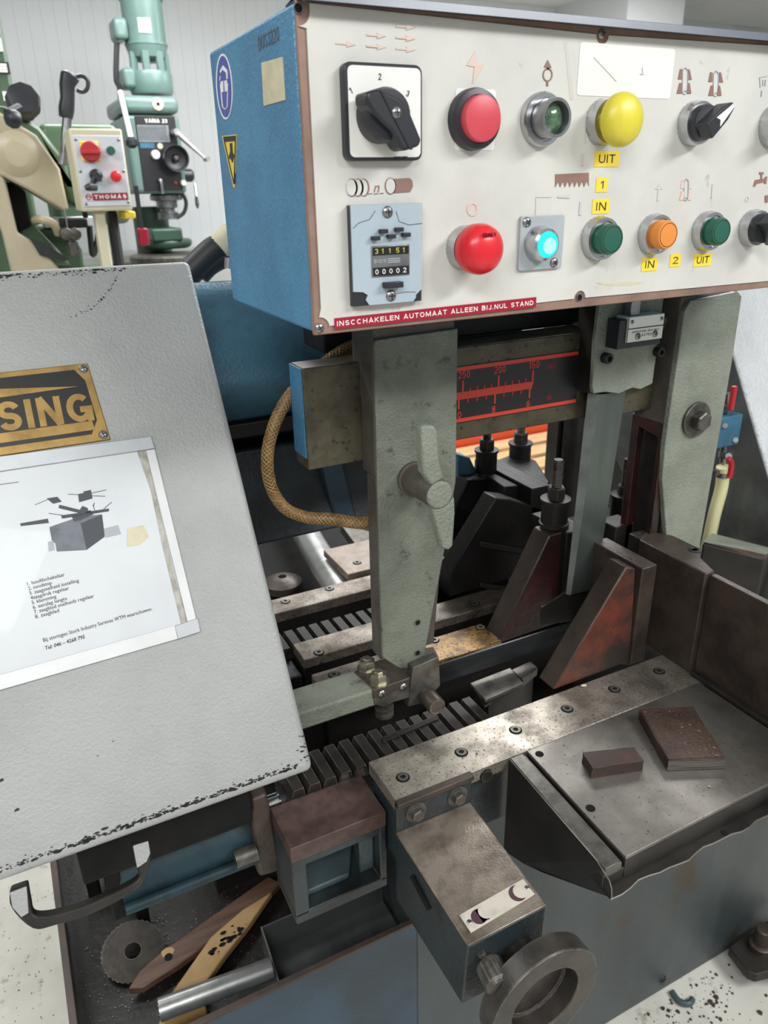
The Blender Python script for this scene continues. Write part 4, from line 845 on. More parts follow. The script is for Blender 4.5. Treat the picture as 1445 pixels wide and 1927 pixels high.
for a, f in ((.965, .93), (.965, .075)): inst(PHIL, 'screw', npl, NP(a, vb + hN*f), NN, .85, .3)

# instruction sheet in its aluminium holder (hangs slightly askew)
q00, q10, q11 = HW(-60, 1312), HW(374, 1191), HW(288, 826)
def IS(px, py, w=0): return HW(px, py, w)
fr = None
mb = MB(); mb.prism([IS(-80, 888, 0), IS(287, 828, 0), IS(372, 1190, 0), IS(-80, 1318, 0)], NN * .0012); sh = mb.build('instruction_sheet', 'paper', wc, smooth=0)
mb = MB(); mb.prism([IS(-80, 870, .001), IS(284, 822, .001), IS(291, 845, .001), IS(-80, 900, .001)], NN * .0022); mb.build('holder_rail', 'aluminium', sh, .0005)
mb = MB(); mb.prism([IS(274, 848, .001), IS(291, 846, .001), IS(372, 1178, .001), IS(355, 1183, .001)], NN * .0020); mb.build('holder_rail', 'alu_white', sh, .0005)
mb = MB(); mb.prism([IS(-80, 1292, .001), IS(352, 1170, .001), IS(357, 1196, .001), IS(-80, 1322, .001)], NN * .0020); mb.build('holder_rail', 'alu_white', sh, .0005)
mb = MB(); mb.prism([IS(328, 1178, .001), IS(371, 1163, .001), IS(377, 1189, .001), IS(334, 1203, .001)], NN * .0027); mb.build('corner_clip', 'aluminium', sh, .0006)
mb = MB(); mb.prism([IS(258, 850, .0012), IS(274, 848, .0012), IS(330, 1090, .0012), IS(356, 1180, .0012), IS(343, 1184, .0012), IS(306, 1030, .0012), IS(284, 925, .0012)], NN * .0003); mb.build('dirty_edge', 'grime', sh, smooth=0)
mb = MB(); mb.prism([IS(240, 995, .0012), IS(270, 988, .0012), IS(280, 1010, .0012), IS(262, 1026, .0012), IS(239, 1029, .0012)], NN * .0004); mb.build('paper_scrap', 'sticker_cream', sh, smooth=0, label='torn cream paper scrap')
def ink(polys, name, m, w=.0012):
    mb = MB()
    for i, pl in enumerate(polys): mb.prism([IS(a, b, w) for a, b in pl], NN * (.0003 + .00004 * (i % 6)))
    return mb.build(name, m, sh, smooth=0)
ink([[(93, 992), (150, 972), (192, 968), (197, 1010), (163, 1035), (107, 1038), (104, 1022), (98, 1020)]], 'machine_picture', 'print_grey')
ink([[(163, 1034), (197, 1010), (192, 968), (152, 985)]], 'picture_shade', 'print_dark', .0013)
ink([[(195, 995), (222, 988), (228, 1005), (199, 1012)], [(90, 1020), (100, 1017), (103, 1035), (92, 1038)]], 'picture_ground', 'print_light')
ink([[(38, 985), (90, 976), (92, 984), (39, 990)], [(115, 970), (205, 957), (205, 962), (117, 976)], [(88, 938), (108, 935), (116, 944), (100, 948)], [(112, 950), (160, 962), (160, 968), (110, 956)], [(147, 930), (157, 928), (160, 942), (149, 945)], [(157, 925), (171, 922), (174, 938), (160, 942)], [(140, 975), (155, 952), (165, 956), (168, 972), (150, 980)], [(135, 972), (170, 960), (176, 968), (140, 982)]], 'picture_parts', 'print_dark', .0013)
ink([line((66, 950), (95, 938), .8), line((128, 930), (148, 931), .8), line((172, 928), (200, 922), .8), line((170, 933), (198, 934), .8), line((92, 966), (120, 970), .8), line((195, 958), (210, 945), .8), line((0, 912), (35, 907), .9), line((175, 950), (178, 960), 1), line((178, 946), (176, 952), 1)], 'picture_leaders', 'ink_black', .0013)
ux = (IS(287, 1147) - IS(81, 1207)).normalized(); uy = NN.cross(ux)
L_ = ['1. hoofdschakelaar', '2. noodstop', '3. zaagsnelheid instelling', '4zaagdruk regelaar', '5. klemming', '6. aanslag lengte', '7. zaagblad snelheids regelaar', '8. zaagblad']
ends = [(121, 1080), (97, 1097), (148, 1093), (130, 1109), (105, 1121), (125, 1124), (176, 1120), (110, 1147)]
for i, s_ in enumerate(L_):
    f = i / 7; px, py = 52 + 15*f, 1102 + 62*f; a = IS(px, py, .0012); wl = (IS(*ends[i]) - IS(px, py)).length
    text(sh, 'lettering', s_, a, ux, uy, wl, .0031, 'ink_black', .0003)
a = IS(82, 1208, .0012); text(sh, 'lettering', 'Bij storingen Stork Industry Services WTM waarschuwen.', a, ux, uy, (IS(287, 1150) - IS(82, 1208)).length, .0032, 'ink_black', .0003)
a = IS(86, 1223, .0012); text(sh, 'lettering', 'Tel: 046 \u2013 4268 795', a, ux, uy, (IS(161, 1203) - IS(86, 1223)).length, .0032, 'ink_black', .0003, .012, .2)
# pull handle under the cover
hd = [(18, 1676), (22, 1710), (62, 1748), (104, 1742), (176, 1719), (250, 1680), (272, 1655), (285, 1612), (279, 1580)]
def HH(px, py, w=-.012): return HW(px, py, w)
hin = [(52, 1664), (58, 1700), (66, 1722), (104, 1720), (170, 1700), (240, 1668), (262, 1650), (258, 1632), (249, 1590)]
mb = MB(); vec = NN * -.016
so = smooth_path([V((a, b, 0)) for a, b in hd], 4); si = smooth_path([V((a, b, 0)) for a, b in hin], 4)
vs = [HH(p.x, p.y) for p in so] + [HH(p.x, p.y) for p in si]; n = len(so); vs += [p + vec for p in vs]
fs = []
for i in range(n - 1): fs += [(i, i+1, n+i+1, n+i), (2*n+i, 2*n+i+1, 3*n+i+1, 3*n+i), (i, i+1, 2*n+i+1, 2*n+i), (n+i, n+i+1, 3*n+i+1, 3*n+i)]
fs += [(0, n, 3*n, 2*n), (n-1, 2*n-1, 4*n-1, 3*n-1)]
mb.add(vs, fs)
b_ = None; o = mb.build('pull_handle', 'cast_dark', wc, .0016, label='worn grey steel pull handle'); 
for q4 in ([(18, 1680), (50, 1668), (54, 1718), (40, 1727), (23, 1708)], [(250, 1592), (279, 1583), (283, 1606), (276, 1622), (258, 1634)]):
    mb = MB(); mb.prism([HH(*p_, -.0105) for p_ in q4], NN * -.0022); mb.build('handle_paint', 'hammer_grey', o, .0006)


# ================================================================== BLUE BOW CASTING, hoses behind it
bow = thing('bow_casting', 'blue cast saw bow tube behind the grey cover, dark underside', 'saw bow', H(.25, .3, -.2))
def HB(u, v, w): return H(u, v, w)
WB = -.085
u0, u1_ = .12, .62
ptop, pmid = HW(400, 508, WB), HW(520, 745, WB)
vtp = (ptop - P0).dot(VV); vmd = (pmid - P0).dot(VV)
mb = MB(); prof = [(vtp, -.02), (vtp, WB - WB), ]
sec = [(vtp, -.20), (vtp, -.03), (vtp - .012, -.008), (vtp - .03, 0), (vmd + .05, 0), (vmd + .02, -.006), (vmd, -.035), (vmd - .01, -.20)]
mb.prism([H(u0, v, WB + w) for v, w in sec], (u1_ - u0, 0, 0)); mb.build('bow_tube', 'blue_bow', bow, .004, 3, smooth=50)
# lower swing plate below the tube
pt = PY(440, 800, .86)
a, b_, c, d = PY(437, 893, .90), PY(690, 840, .90), PY(690, 950, .90), PY(487, 1002, .90)
mb = MB(); mb.hexa([(.17, .86, d.z), (.44, .86, d.z), (.44, 1.0, d.z), (.17, 1.0, d.z)], [(.17, .90, a.z + .03), (.44, .90, a.z + .03), (.44, 1.02, a.z + .03), (.17, 1.02, a.z + .03)]); mb.build('lower_web', 'blue_dirty', bow, .004)
p = PY(600, 900, .885); mb = MB(); mb.prism([PY(600, 850, .875), PY(640, 850, .875), PY(672, 975, .862), PY(630, 978, .862)], (0, .05, 0)); mb.build('rib', 'blue_rib', bow, .003)
mb = MB(); mb.box(.17, .50, .855, .868, PY(487, 800, .86).z - .012, PY(487, 790, .86).z); mb.build('dark_flange', 'cast_black', bow, .002)
mb = MB(); a = PX(445, 800, .19); mb.hexa([(.165, .80, 1.03), (.195, .80, 1.03), (.195, .86, 1.02), (.165, .86, 1.02)], [(.165, .86, 1.18), (.195, .86, 1.18), (.195, .9, 1.17), (.165, .9, 1.17)]); mb.build('side_cheek', 'blue_dirty', bow, .003)
hs = thing('hydraulic_hoses', 'two black rubber hoses with brass ferrules behind the grey cover', 'hose', PY(400, 490, .95))
for pts, r, m in (([(350, 520), (372, 498), (400, 472), (418, 462)], .016, 'hose_black'), ([(375, 518), (392, 500), (412, 488), (430, 482)], .013, 'hose_black')):
    mb = MB(); mb.tube(smooth_path([PY(x, y, .97) for x, y in pts]), r, 14); mb.build('hose', m, hs)
mb = MB(); mb.tube([PY(411, 468, .97), PY(440, 440, .97)], .0175, 16); mb.build('ferrule', 'sticker_cream', hs, .001)
mb = MB(); mb.tube([PY(430, 505, .93), PY(431, 485, .93)], .006, 12); mb.build('nipple', 'chrome', hs)

# ================================================================== GUIDE BEAM WITH THE SCALE
YB = .700
bm = thing('guide_beam', 'oily steel guide beam with black and red millimetre scale', 'guide beam', (.45, .72, 1.2))
xl0 = PY(569, 694, .68).x; e1 = PY(569, 694, .68); e2 = PY(585, 885, .68)
mb = MB(); mb.box(xl0, .345, .68, .715, e2.z, e1.z); mb.build('end_block', 'beam_steel', bm, .0012)
mb = MB(); mb.box(xl0 - .0012, xl0, .683, .7145, e2.z + .012, e1.z - .001); mb.build('end_cover', 'blue_paint', bm)
bz1, bz0 = PY(880, 652, YB).z, (PY(861, 828, YB).z + PY(1095, 787, YB).z)/2
mb = MB(); mb.box(.33, .64, YB, YB + .05, bz0, bz1); mb.build('beam', 'beam_steel', bm, .0015)
YS = YB - .001
sz1, sz0 = PY(1079, 661, YS).z, PY(1089, 758, YS).z
sx1 = PY(1085, 700, YS).x + .003
mb = MB(); mb.box(.40, sx1, YS, YB, sz0, sz1); sc = mb.build('scale_plate', 'scale_black', bm)
hS = sz1 - sz0
mb = MB(); mb.box(.40, sx1 - .003, YS - .0004, YS, sz1 - hS*.075, sz1 - hS*.01); mb.box(.40, sx1 - .001, YS - .0004, YS, sz0 + hS*.02, sz0 + hS*.085); mb.build('border_lines', 'scale_red', sc, smooth=0)
axz = PY(938, 734, YS).z; xe = PY(1001, 723, YS).x; x200 = PY(937, 735, YS).x; p5 = (xe - x200)
mb = MB(); mb.box(.40, xe, YS - .0004, YS, axz - .0042, axz + .0042); mb.build('scale_bar', 'scale_red', sc, smooth=0)
mb = MB()
for i in range(0, 13):
    x = xe - p5 * i / 5; hh = .017 if i % 5 == 0 else .0085; mb.box(x - (.0011 if i % 5 == 0 else .0006), x + (.0011 if i % 5 == 0 else .0006), YS - .00052, YS, axz, axz + hh)
pin = (PY(996, 740, YS).x - PY(931, 750, YS).x)
for i in range(0, 10):
    x = PY(996, 735, YS).x - pin * i / 4; hh = .015 if i % 4 == 0 else .0085; mb.box(x - (.0011 if i % 4 == 0 else .0006), x + (.0011 if i % 4 == 0 else .0006), YS - .00058, YS, axz - hh, axz)
mb.build('graduation', 'scale_red', sc, smooth=0)['kind'] = 'stuff'
for i, s_ in enumerate(('150', '200', '250')): text(sc, 'lettering', s_, (xe - p5*i - .006, YS, axz + .0195), EX, EZ, .015, .0082, 'scale_red', .0003)
for i, (s_, wd) in enumerate((('6', .0048), ('8', .0048), ('10', .0095))): text(sc, 'lettering', s_, (PY(996, 735, YS).x - pin*i - wd/2 - .001, YS, axz - .0255), EX, EZ, wd, .0078, 'scale_red', .0003)
text(sc, 'lettering', 'MM', (PY(1029, 695, YS).x, YS, PY(1029, 695, YS).z), EX, EZ, .0105, .006, 'tape_red', .0003); text(sc, 'lettering', 'IN', (PY(1029, 753, YS).x, YS, PY(1029, 753, YS).z), EX, EZ, .0055, .006, 'tape_red', .0003)
mb = MB(); mb.box(.30, .70, .74, .80, 1.262, 1.318); mb.build('rear_beam', 'cast_black', bm, .003)

# braided hose
hz = thing('braided_hose', 'brown braided hose looping from the beam down to the left guide arm', 'hose', PY(520, 850, .705))
hp = smooth_path([PY(700, 640, .735), PY(660, 652, .735), PY(620, 676, .735), PY(585, 708, .732), PY(545, 745, .726), PY(516, 800, .722), PY(503, 860, .72), PY(510, 915, .72), PY(535, 955, .715), PY(575, 973, .705), PY(625, 977, .69), PY(670, 984, .682), PY(706, 984, .678)], 8)
RH = 10.2 * .86 / F * 1.0
mb = MB(); mb.tube(hp, RH, 14); hb = mb.build('hose', 'hose_brown', hz, smooth=60)
mb = MB(); n = len(hp); K_ = 14; fr_ = []
u = None
for i, p in enumerate(hp):
    t_ = (hp[min(i+1, n-1)] - hp[max(i-1, 0)]).normalized(); u = t_.orthogonal().normalized() if u is None else (u - t_*u.dot(t_)).normalized(); fr_.append((p, u.copy(), t_.cross(u)))
ln = [0]
for i in range(1, n): ln.append(ln[-1] + (hp[i] - hp[i-1]).length)
for sgn in (1, -1):
    for k in range(7):
        pts = []
        for j in range(0, (n-1)*4 + 1):
            i = min(j // 4, n - 2); f = j / 4 - i; p = fr_[i][0].lerp(fr_[i+1][0], f); u = fr_[i][1].lerp(fr_[i+1][1], f); w_ = fr_[i][2].lerp(fr_[i+1][2], f)
            a = sgn * (ln[i] + (ln[i+1] - ln[i]) * f) / .030 * 2*math.pi + 2*math.pi*k/7; pts.append(p + (u*math.cos(a) + w_*math.sin(a)) * RH)
        mb.tube(pts, .00042, 3, False)
mb.build('braid', 'hose_weave', hz)['kind'] = 'stuff'

# ================================================================== LEFT GUIDE ARM WITH BLADE GUIDE
YA = .645
ga = thing('guide_arm', 'grey-green guide arm with T-shaped clamp handle, left of the scale', 'guide arm', (.36, .67, .9))
ap = [(704, 640), (862, 618), (858, 905), (836, 1040), (817, 1137), (799, 1234), (774, 1246), (773, 1256), (754, 1260), (720, 1238), (716, 1137)]
mb = MB(); mb.prism(pY(ap, YA), (0, .004, 0)); mb.build('front_plate', 'arm_grey', ga, .0012)
xs = [PY(a, b, YA) for a, b in ap]
xl_ = PY(704, 649, YA).x
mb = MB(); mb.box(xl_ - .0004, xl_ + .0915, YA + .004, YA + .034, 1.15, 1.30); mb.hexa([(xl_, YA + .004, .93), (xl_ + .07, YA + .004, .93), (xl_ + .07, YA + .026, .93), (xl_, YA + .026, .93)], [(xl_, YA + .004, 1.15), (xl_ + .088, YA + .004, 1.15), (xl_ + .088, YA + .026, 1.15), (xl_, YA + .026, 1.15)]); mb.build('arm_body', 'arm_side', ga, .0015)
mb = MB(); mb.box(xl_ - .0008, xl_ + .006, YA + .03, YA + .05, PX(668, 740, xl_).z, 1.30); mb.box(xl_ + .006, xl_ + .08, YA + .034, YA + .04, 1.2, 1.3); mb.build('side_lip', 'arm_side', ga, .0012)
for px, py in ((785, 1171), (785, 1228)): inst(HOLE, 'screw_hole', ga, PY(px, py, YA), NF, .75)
# clamp handle
hb_ = PY(776, 899, YA); yh = .590
mb = MB(); rb = 29 * dep(hb_) / F
mb.lathe(hb_, NF, [(rb*1.12, 0), (rb*1.12, .004), (rb, .0045), (rb*.93, YA - yh - .012), (rb*.93, YA - yh)], 30); ch = mb.build('clamp_handle', 'arm_side', ga)
hc = V((hb_.x, yh, hb_.z)); rh = 27 * dep(hc) / F
mb = MB(); mb.lathe(hc + V((0, .014, 0)), NF, [(rh*1.02, 0), (rh*1.05, .012), (rh*1.02, .016), (.0005, .0165)], 30)
mb.prism([PY(*q, yh) for q in ((792, 806), (800, 800), (819, 802), (823, 810), (828, 870), (836, 900), (812, 915), (796, 890))], (0, .012, 0))
mb.prism([PY(*q, yh) for q in ((810, 945), (836, 956), (856, 935), (857, 965), (853, 1028), (845, 1036), (832, 1033))], (0, .012, 0))
mb.build('handle_bar', 'arm_pale', ch, .0025, 3)
# blade guide block, bar from the cover, bolts, knob
YK = .632
mb = MB(); fb = [(777, 1257), (826, 1236), (829, 1291), (812, 1306), (790, 1325), (768, 1331)]
mb.prism(pY(fb, YK), (0, .012, 0)); 
mb.prism(pY([(702, 1299), (771, 1276), (771, 1313), (740, 1322), (722, 1332), (704, 1326)], YK), (0, .006, 0)); gb = mb.build('guide_block', 'steel_dull', ga, .001)
zt_ = PY(740, 1286, YK).z
mb = MB(); mb.prism([PZ(x, y, zt_) for x, y in ((702, 1299), (771, 1276), (777, 1257), (826, 1236), (815, 1216), (770, 1226), (690, 1248), (665, 1264))], (0, 0, -.012)); mb.build('guide_top', 'cast_brown', ga, .001)
for px, py, s_ in ((691, 1258, 1.55), (713, 1283, 1.55)):
    q = PZ(px, py, zt_); mb = MB(); mb.lathe(q, EZ, [(.0100, .0018), (.0100, .0105), (.0088, .012), (.0055, .012), (.0055, .0145), (.0049, .015)], 6); mb.lathe(q, EZ, [(.012, -.0005), (.012, .0018)], 20); mb.build('bolt', 'zinc', ga)
for px, py in ((719, 1306), (759, 1293)): inst(PHIL, 'screw', ga, PY(px, py, YK), NF, 1.05, .4)
mb = MB(); q = PY(723, 1330, YK + .008); mb.lathe(q, EZ, [(.006, -.012), (.011, -.010), (.011, -.005), (.007, -.004), (.011, -.002), (.011, .002), (.006, .003)], 20); mb.build('guide_roller', 'steel_dull', ga)
q = PY(800, 1306, YK); rk = 17.5 * dep(q) / F
mb = MB(); mb.lathe(q, NF, [(rk*.6, 0), (rk*.6, .004), (rk, .006), (rk, .026), (rk*.9, .028), (rk*.78, .028), (rk*.74, .0272), (.0003, .0272)], 40)
for i in range(len(mb.v)):
    if (i // 40) in (2, 3) and i % 2: p = mb.v[i]; c = V((q.x, p.y, q.z)); mb.v[i] = c + (p - c) * .965
mb.build('adjusting_knob', 'cast_brown', ga)
mb = MB(); za_, zb_ = PY(640, 1327, YK).z, PY(650, 1365, YK).z
mb.box(.195, PY(712, 1300, YK).x, YK + .001, YK + .046, PY(716, 1327, YK).z, PY(700, 1300, YK).z); mb.build('guard_bar', 'arm_grey', ga, .003, 3)

# ================================================================== BLADE
zt_, zb_ = PY(830, 1249, .66).z, PY(830, 1285, .66).z
mb = MB(); mb.box(.20, .722, .6592, .6604, zb_, zt_ - .002); mb.box(.20, .722, .6585, .661, zb_ + .002, zt_ + 0)
tag(mb.build('cutting_band', 'blade_steel'), 'dark steel band saw blade stretched on edge between the guides', 'saw blade')

# ================================================================== RIGHT GUIDE ARM: bracket, micro switch, steel guide strip
YR = .67
ra = thing('switch_guide_arm', 'dark guide arm with chipped grey bracket, white limit switch and hanging steel strip', 'guide arm', (.65, .69, .93))
bx0, bx1 = PY(1116, 737, YR).x, PY(1240, 640, YR).x
zb0, zb1 = PY(1116, 737, YR).z, 1.315
mb = MB(); mb.prism(pY([(1132, 540), (1252, 540), (1228, 722), (1205, 733), (1190, 730), (1165, 741), (1140, 738), (1117, 741), (1115, 725), (1120, 640)], YR), (0, .006, 0)); mb.build('bracket', 'arm_pale', ra, .001)
mb = MB(); mb.box(bx0, bx1 - .004, YR + .006, YR + .037, zb0 - .004, zb1); mb.build('arm_body', 'cast_dark', ra, .0015)
mb = MB(); q = PY(1227, 740, YR + .012); mb.box(bx0 + .03, q.x, YR + .012, YR + .03, PY(1227, 775, YR).z, zb0); mb.build('lower_block', 'beam_steel', ra, .001)
for px, py in ((1137, 673), (1235, 661)): inst(CAP, 'cap_screw', ra, PY(px, py, YR), NF, .95)
# switch
ys = YR - .022
a, b_ = PY(1181, 601, ys), PY(1244, 640, ys)
d0 = PY(1156, 660, ys); d1 = PY(1243, 640, ys)
x0, x1 = PY(1179, 640, ys).x, PY(1245, 640, ys).x
z1, z0 = PY(1212, 594, ys).z, PY(1212, 641, ys).z
mb = MB(); mb.box(x0 - .011, x1, ys + .002, YR, z0 - .007, z0 + .026); lim = mb.build('limit_switch', 'black_plastic', ra, .001)
mb = MB(); mb.box(x0, x1, ys, ys + .02, z0, z1); mb.build('switch_body', 'sticker_white', lim, .0008)
zm = (z0 + z1) / 2 + .001
mb = MB(); mb.box(x0, x1, ys - .0004, ys, zm - .0005, zm + .0005); mb.box(x0, x0 + .0006, ys - .0004, ys, z0, z1); mb.build('switch_seam', 'ink_black', lim)
wS = x1 - x0
for u, v, s_ in ((.1, .8, .5), (.92, .8, .5)): inst(PHIL, 'screw', lim, (x0 + wS*u, ys, z0 + (z1 - z0)*v), NF, s_)
for u, v in ((.3, .2), (.78, .22)): inst(PHIL, 'screw', lim, (x0 + wS*u, ys, z0 + (z1 - z0)*v), NF, .85)
text(lim, 'lettering', 'A27153', (x0 + wS*.4, ys, z0 + .0055), EX, EZ, wS*.28, .0028, 'ink_black', .0002)
text(lim, 'lettering', 'WERKSPANN 380V MAX', (x0 + wS*.12, ys, zm - .005), EX, EZ, wS*.76, .002, 'print_dark', .0002)
mb = MB(); mb.box(x0 + .008, x0 + .022, ys + .006, ys + .018, z1, z1 + .018); mb.lathe((x0 + .015, ys + .012, z1 + .018), EZ, [(.006, 0), (.006, .02)], 12); mb.build('plunger', 'chrome_dull', lim, .001)
mb = MB(); q = V((x1, ys + .012, zm)); mb.tube(smooth_path([q, q + V((.012, 0, .004)), q + V((.018, .012, -.012)), q + V((.006, .02, -.026)), q + V((-.01, .02, -.03))]), .0042, 10); mb.build('cable', 'hose_black', lim)
# guide strip: two faces, leans a little
YG = .676
top = [PY(1129, 742, YG), PY(1178, 735, YG)]; bot = [PY(1074, 1120, YG), PY(1121, 1108, YG)]
mb = MB(); mb.prism([bot[0], bot[1], top[1], top[0]], (0, .006, 0)); gs = mb.build('guide_strip', 'strip_steel', ra, .0006)
mb = MB(); o_ = V((-.0085, .010, 0)); mb.prism([bot[0], top[0], top[0] + o_ * 1.1, bot[0] + o_ * .5], (.0006, .001, 0)); mb.build('strip_flange', 'strip_edge', ra)
mb = MB(); mb.prism(pY([(1019, 1143), (1064, 1115), (1110, 1100), (1110, 1165), (1019, 1176)], .683), (0, .003, 0)); mb.build('blade_shield', 'cast_dark', ra, .0005)

# ================================================================== BIG RIGHT COLUMN OF THE BOW
YD = .65
co = thing('bow_column', 'big hammer-grey column with hexagon bolt and washer at the right', 'column', (.77, .67, .95))
cp = [(1288, 585), (1277, 661), (1252, 833), (1246, 900), (1254, 1012), (1250, 1060), (1315, 1060), (1318, 1021), (1378, 678), (1396, 558), (1389, 549), (1300, 566)]
mb = MB(); mb.prism(pY(cp, YD), (0, .008, 0)); mb.build('front_face', 'arm_pale', co, .001)
xL = PY(1277, 661, YD).x; xR = PY(1378, 678, YD).x
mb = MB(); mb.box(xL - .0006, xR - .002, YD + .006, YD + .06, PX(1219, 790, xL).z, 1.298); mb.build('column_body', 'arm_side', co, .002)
zc_ = PX(1219, 790, xL).z; zl = .93
mb = MB(); mb.ring([V((xL - .0008, YD + .006, zc_ + .002)), V((xL - .0008, YD + .062, zc_ + .002)), V((xL - .0008, YD + .062, zl)), V((xL - .0008, YD + .006, zl))],
                   [V((xL - .0008, YD + .014, zc_ - .018)), V((xL - .0008, YD + .05, zc_ - .012)), V((xL - .0008, YD + .05, zl + .01)), V((xL - .0008, YD + .014, zl + .01))], (.012, 0, 0)); mb.build('side_frame', 'red_dark', co, .001)
mb = MB(); mb.box(xL + .02, xR - .004, YD + .008, YD + .06, zl, zc_); mb.build('inner_web', 'cast_dark', co)
q = PY(1308, 789, YD); rw = 34 * dep(q) / F
mb = MB(); mb.lathe(q, NF, [(rw, 0), (rw, .0035), (rw*.97, .0042), (.001, .0042)], 36); wa = mb.build('washer', 'steel_dull', co)
mb = MB(); mb.lathe(q + V((0, -.004, 0)), NF, [(rw*.56, 0), (rw*.56, .011), (rw*.47, .0125), (.001, .0126)], 6); mb.build('bolt_head', 'steel_dull', wa, .0004)

# ================================================================== RIGHT WHEEL COVER, pallet-coloured parts behind the column
rc = thing('right_wheel_cover', 'white hammer-finish wheel cover at the right edge, dark soiled side wall', 'machine cover', (1.2, .9, .9))
WR = -.15
e0, e1 = HW(1378, 679, WR), HW(1448, 865, WR)
ue = (e0.x + e1.x)/2
mb = MB()
f = lambda v, w: H(ue, v, w)
mb.hexa([H(ue, -.06, WR - .17), H(ue + .7, -.06, WR - .17), H(ue + .7, -.06, WR), H(ue, -.06, WR)], [H(ue, .62, WR - .17), H(ue + .7, .62, WR - .17), H(ue + .7, .62, WR), H(ue, .62, WR)]); mb.build('cover_shell', 'hammer_white', rc, .005, 3)
mb = MB(); mb.hexa([H(ue - .002, .01, WR - .25), H(ue + .0, .01, WR - .25), H(ue + .0, -.14, WR - .004), H(ue - .002, -.14, WR - .004)], [H(ue - .002, .62, WR - .45), H(ue, .62, WR - .45), H(ue, .62, WR - .004), H(ue - .002, .62, WR - .004)]); mb.build('side_wall', 'side_grey', rc)
# red-edged casting behind the fence
cs = thing('red_edged_casting', 'grey casting with worn red paint edge behind the side fence', 'casting', PY(1400, 1060, .74))
A_, B_, C_, D_ = PY(1322, 1022, .72), PY(1440, 1052, .66), PY(1455, 1033, .70), PY(1340, 1004, .78)
mb = MB(); mb.hexa([p - V((0, 0, .11)) for p in (A_, B_, C_, D_)], [A_, B_, C_, D_]); mb.build('body', 'cast_dark', cs, .003)
up = V((0, 0, .0006)); mb = MB(); mb.prism([A_ + V((.004, .004, 0)) , B_ + V((-.003, .003, 0)), C_, D_], up); mb.build('top_face', 'arm_pale', cs)
mb = MB(); mb.prism([A_ + V((.003, .0008, .0004)), B_ + V((-.001, .0008, .0004)), B_.lerp(C_, .3) + up, A_.lerp(D_, .16) + up], V((0, 0, .0005))); mb.build('red_paint_edge', 'red_worn', cs)
# coolant valves and cream hose
YV = .80
cv = thing('coolant_valves', 'two ball valves with red levers on a blue block beside the column', 'valve', PY(1380, 800, YV))
def Q(px, py, dy=0): return PY(px, py, YV + dy)
def q_r(r): return r * dep(Q(1380, 800)) / F
mb = MB(); a, b_ = Q(1355, 788), Q(1389, 836); mb.box(a.x, b_.x, YV, YV + .03, b_.z, a.z); mb.build('manifold', 'valve_blue', cv, .0015)
mb = MB(); mb.cyl(Q(1367, 790, .015), Q(1369, 740, .015), q_r(6)); mb.cyl(Q(1366, 775, .015), Q(1367, 762, .015), q_r(9), n=6); mb.cyl(Q(1374, 769, -.01), Q(1374, 769, .02), q_r(6), n=12); mb.cyl(Q(1361, 870, .015), Q(1363, 836, .015), q_r(7)); mb.cyl(Q(1361, 860, .015), Q(1362, 848, .015), q_r(10), n=6); mb.cyl(Q(1371, 858, -.012), Q(1371, 858, .02), q_r(6), n=12); mb.cyl(Q(1384, 828, -.004), Q(1384, 828, .01), q_r(5), n=12); mb.cyl(Q(1364, 801, -.004), Q(1364, 801, .01), q_r(5), n=12)
mb.build('valve_body', 'chrome_dull', cv)
for pts in ([(1374, 772), (1377, 755), (1380, 738), (1382, 726)], [(1370, 862), (1376, 872), (1374, 890), (1371, 900)]):
    mb = MB(); mb.tube(smooth_path([Q(x, y, -.014) for x, y in pts]), [q_r(3)] + [q_r(5.5)] * 17 + [q_r(3)], 10); mb.build('lever', 'valve_red', cv)
hc_ = thing('cream_hose', 'cream plastic coolant hose running down beside the right column', 'hose', Q(1345, 960))
mb = MB(); mb.tube(smooth_path([Q(1360, 878, .01), Q(1360, 895, .01), Q(1357, 920, .01), Q(1345, 965, .01), Q(1335, 1010, .01), Q(1326, 1050, .01), Q(1318, 1090, .01)]), q_r(12.5), 16); mb.build('hose', 'hose_cream', hc_, smooth=60)
mb = MB(); mb.lathe(Q(1360, 892, .01), EZ, [(q_r(13.5), -.004), (q_r(13.5), .004)], 20); mb.box(Q(1346, 890).x - .004, Q(1350, 890).x, YV - .004, YV + .006, Q(1350, 893).z, Q(1350, 885).z); mb.build('hose_clip', 'chrome_dull', hc_)

# ================================================================== VISE BED: rails, racks
bed = thing('vise_bed', 'machine bed of ground steel rails and toothed racks under the blade', 'machine bed', (.5, .65, ZB - .1))
def rail(x0, x1, y0, y1, z, th, m, screws=(), ch=.0012, name='rail'):
    mb = MB(); mb.box(x0, x1, y0, y1, z - th, z); o = mb.build(name, m, bed, ch)
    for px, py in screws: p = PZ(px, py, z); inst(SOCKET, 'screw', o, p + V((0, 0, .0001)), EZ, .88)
    return o
rail(.266, .705, .523, .589, ZB, .016, 'steel_bright', ((758, 1463), (868, 1416), (970, 1374), (1067, 1334), (1156, 1297), (1240, 1263)))
mb = MB(); mb.box(.268, .71, .528, .583, ZB - .09, ZB - .016); mb.build('rail_support', 'blue_dirty', bed, .002)
rail(.275, .62, .803, .846, ZB, .015, 'steel_rear', ((600, 1228), (893, 1136)))
rail(.271, .415, .716, .768, ZB, .014, 'steel_rear', ((628, 1270),))
rail(.430, .530, .716, .768, ZB, .014, 'oily_brass', ((817, 1205), (904, 1181)), name='oily_rail')
rail(.18, .66, .934, .976, ZB, .016, 'steel_rear', ((537, 1132), (620, 1108)))
rail(.425, .75, .995, 1.098, ZB, .012, 'plate_tan', ((672, 1059),), name='rear_plate')
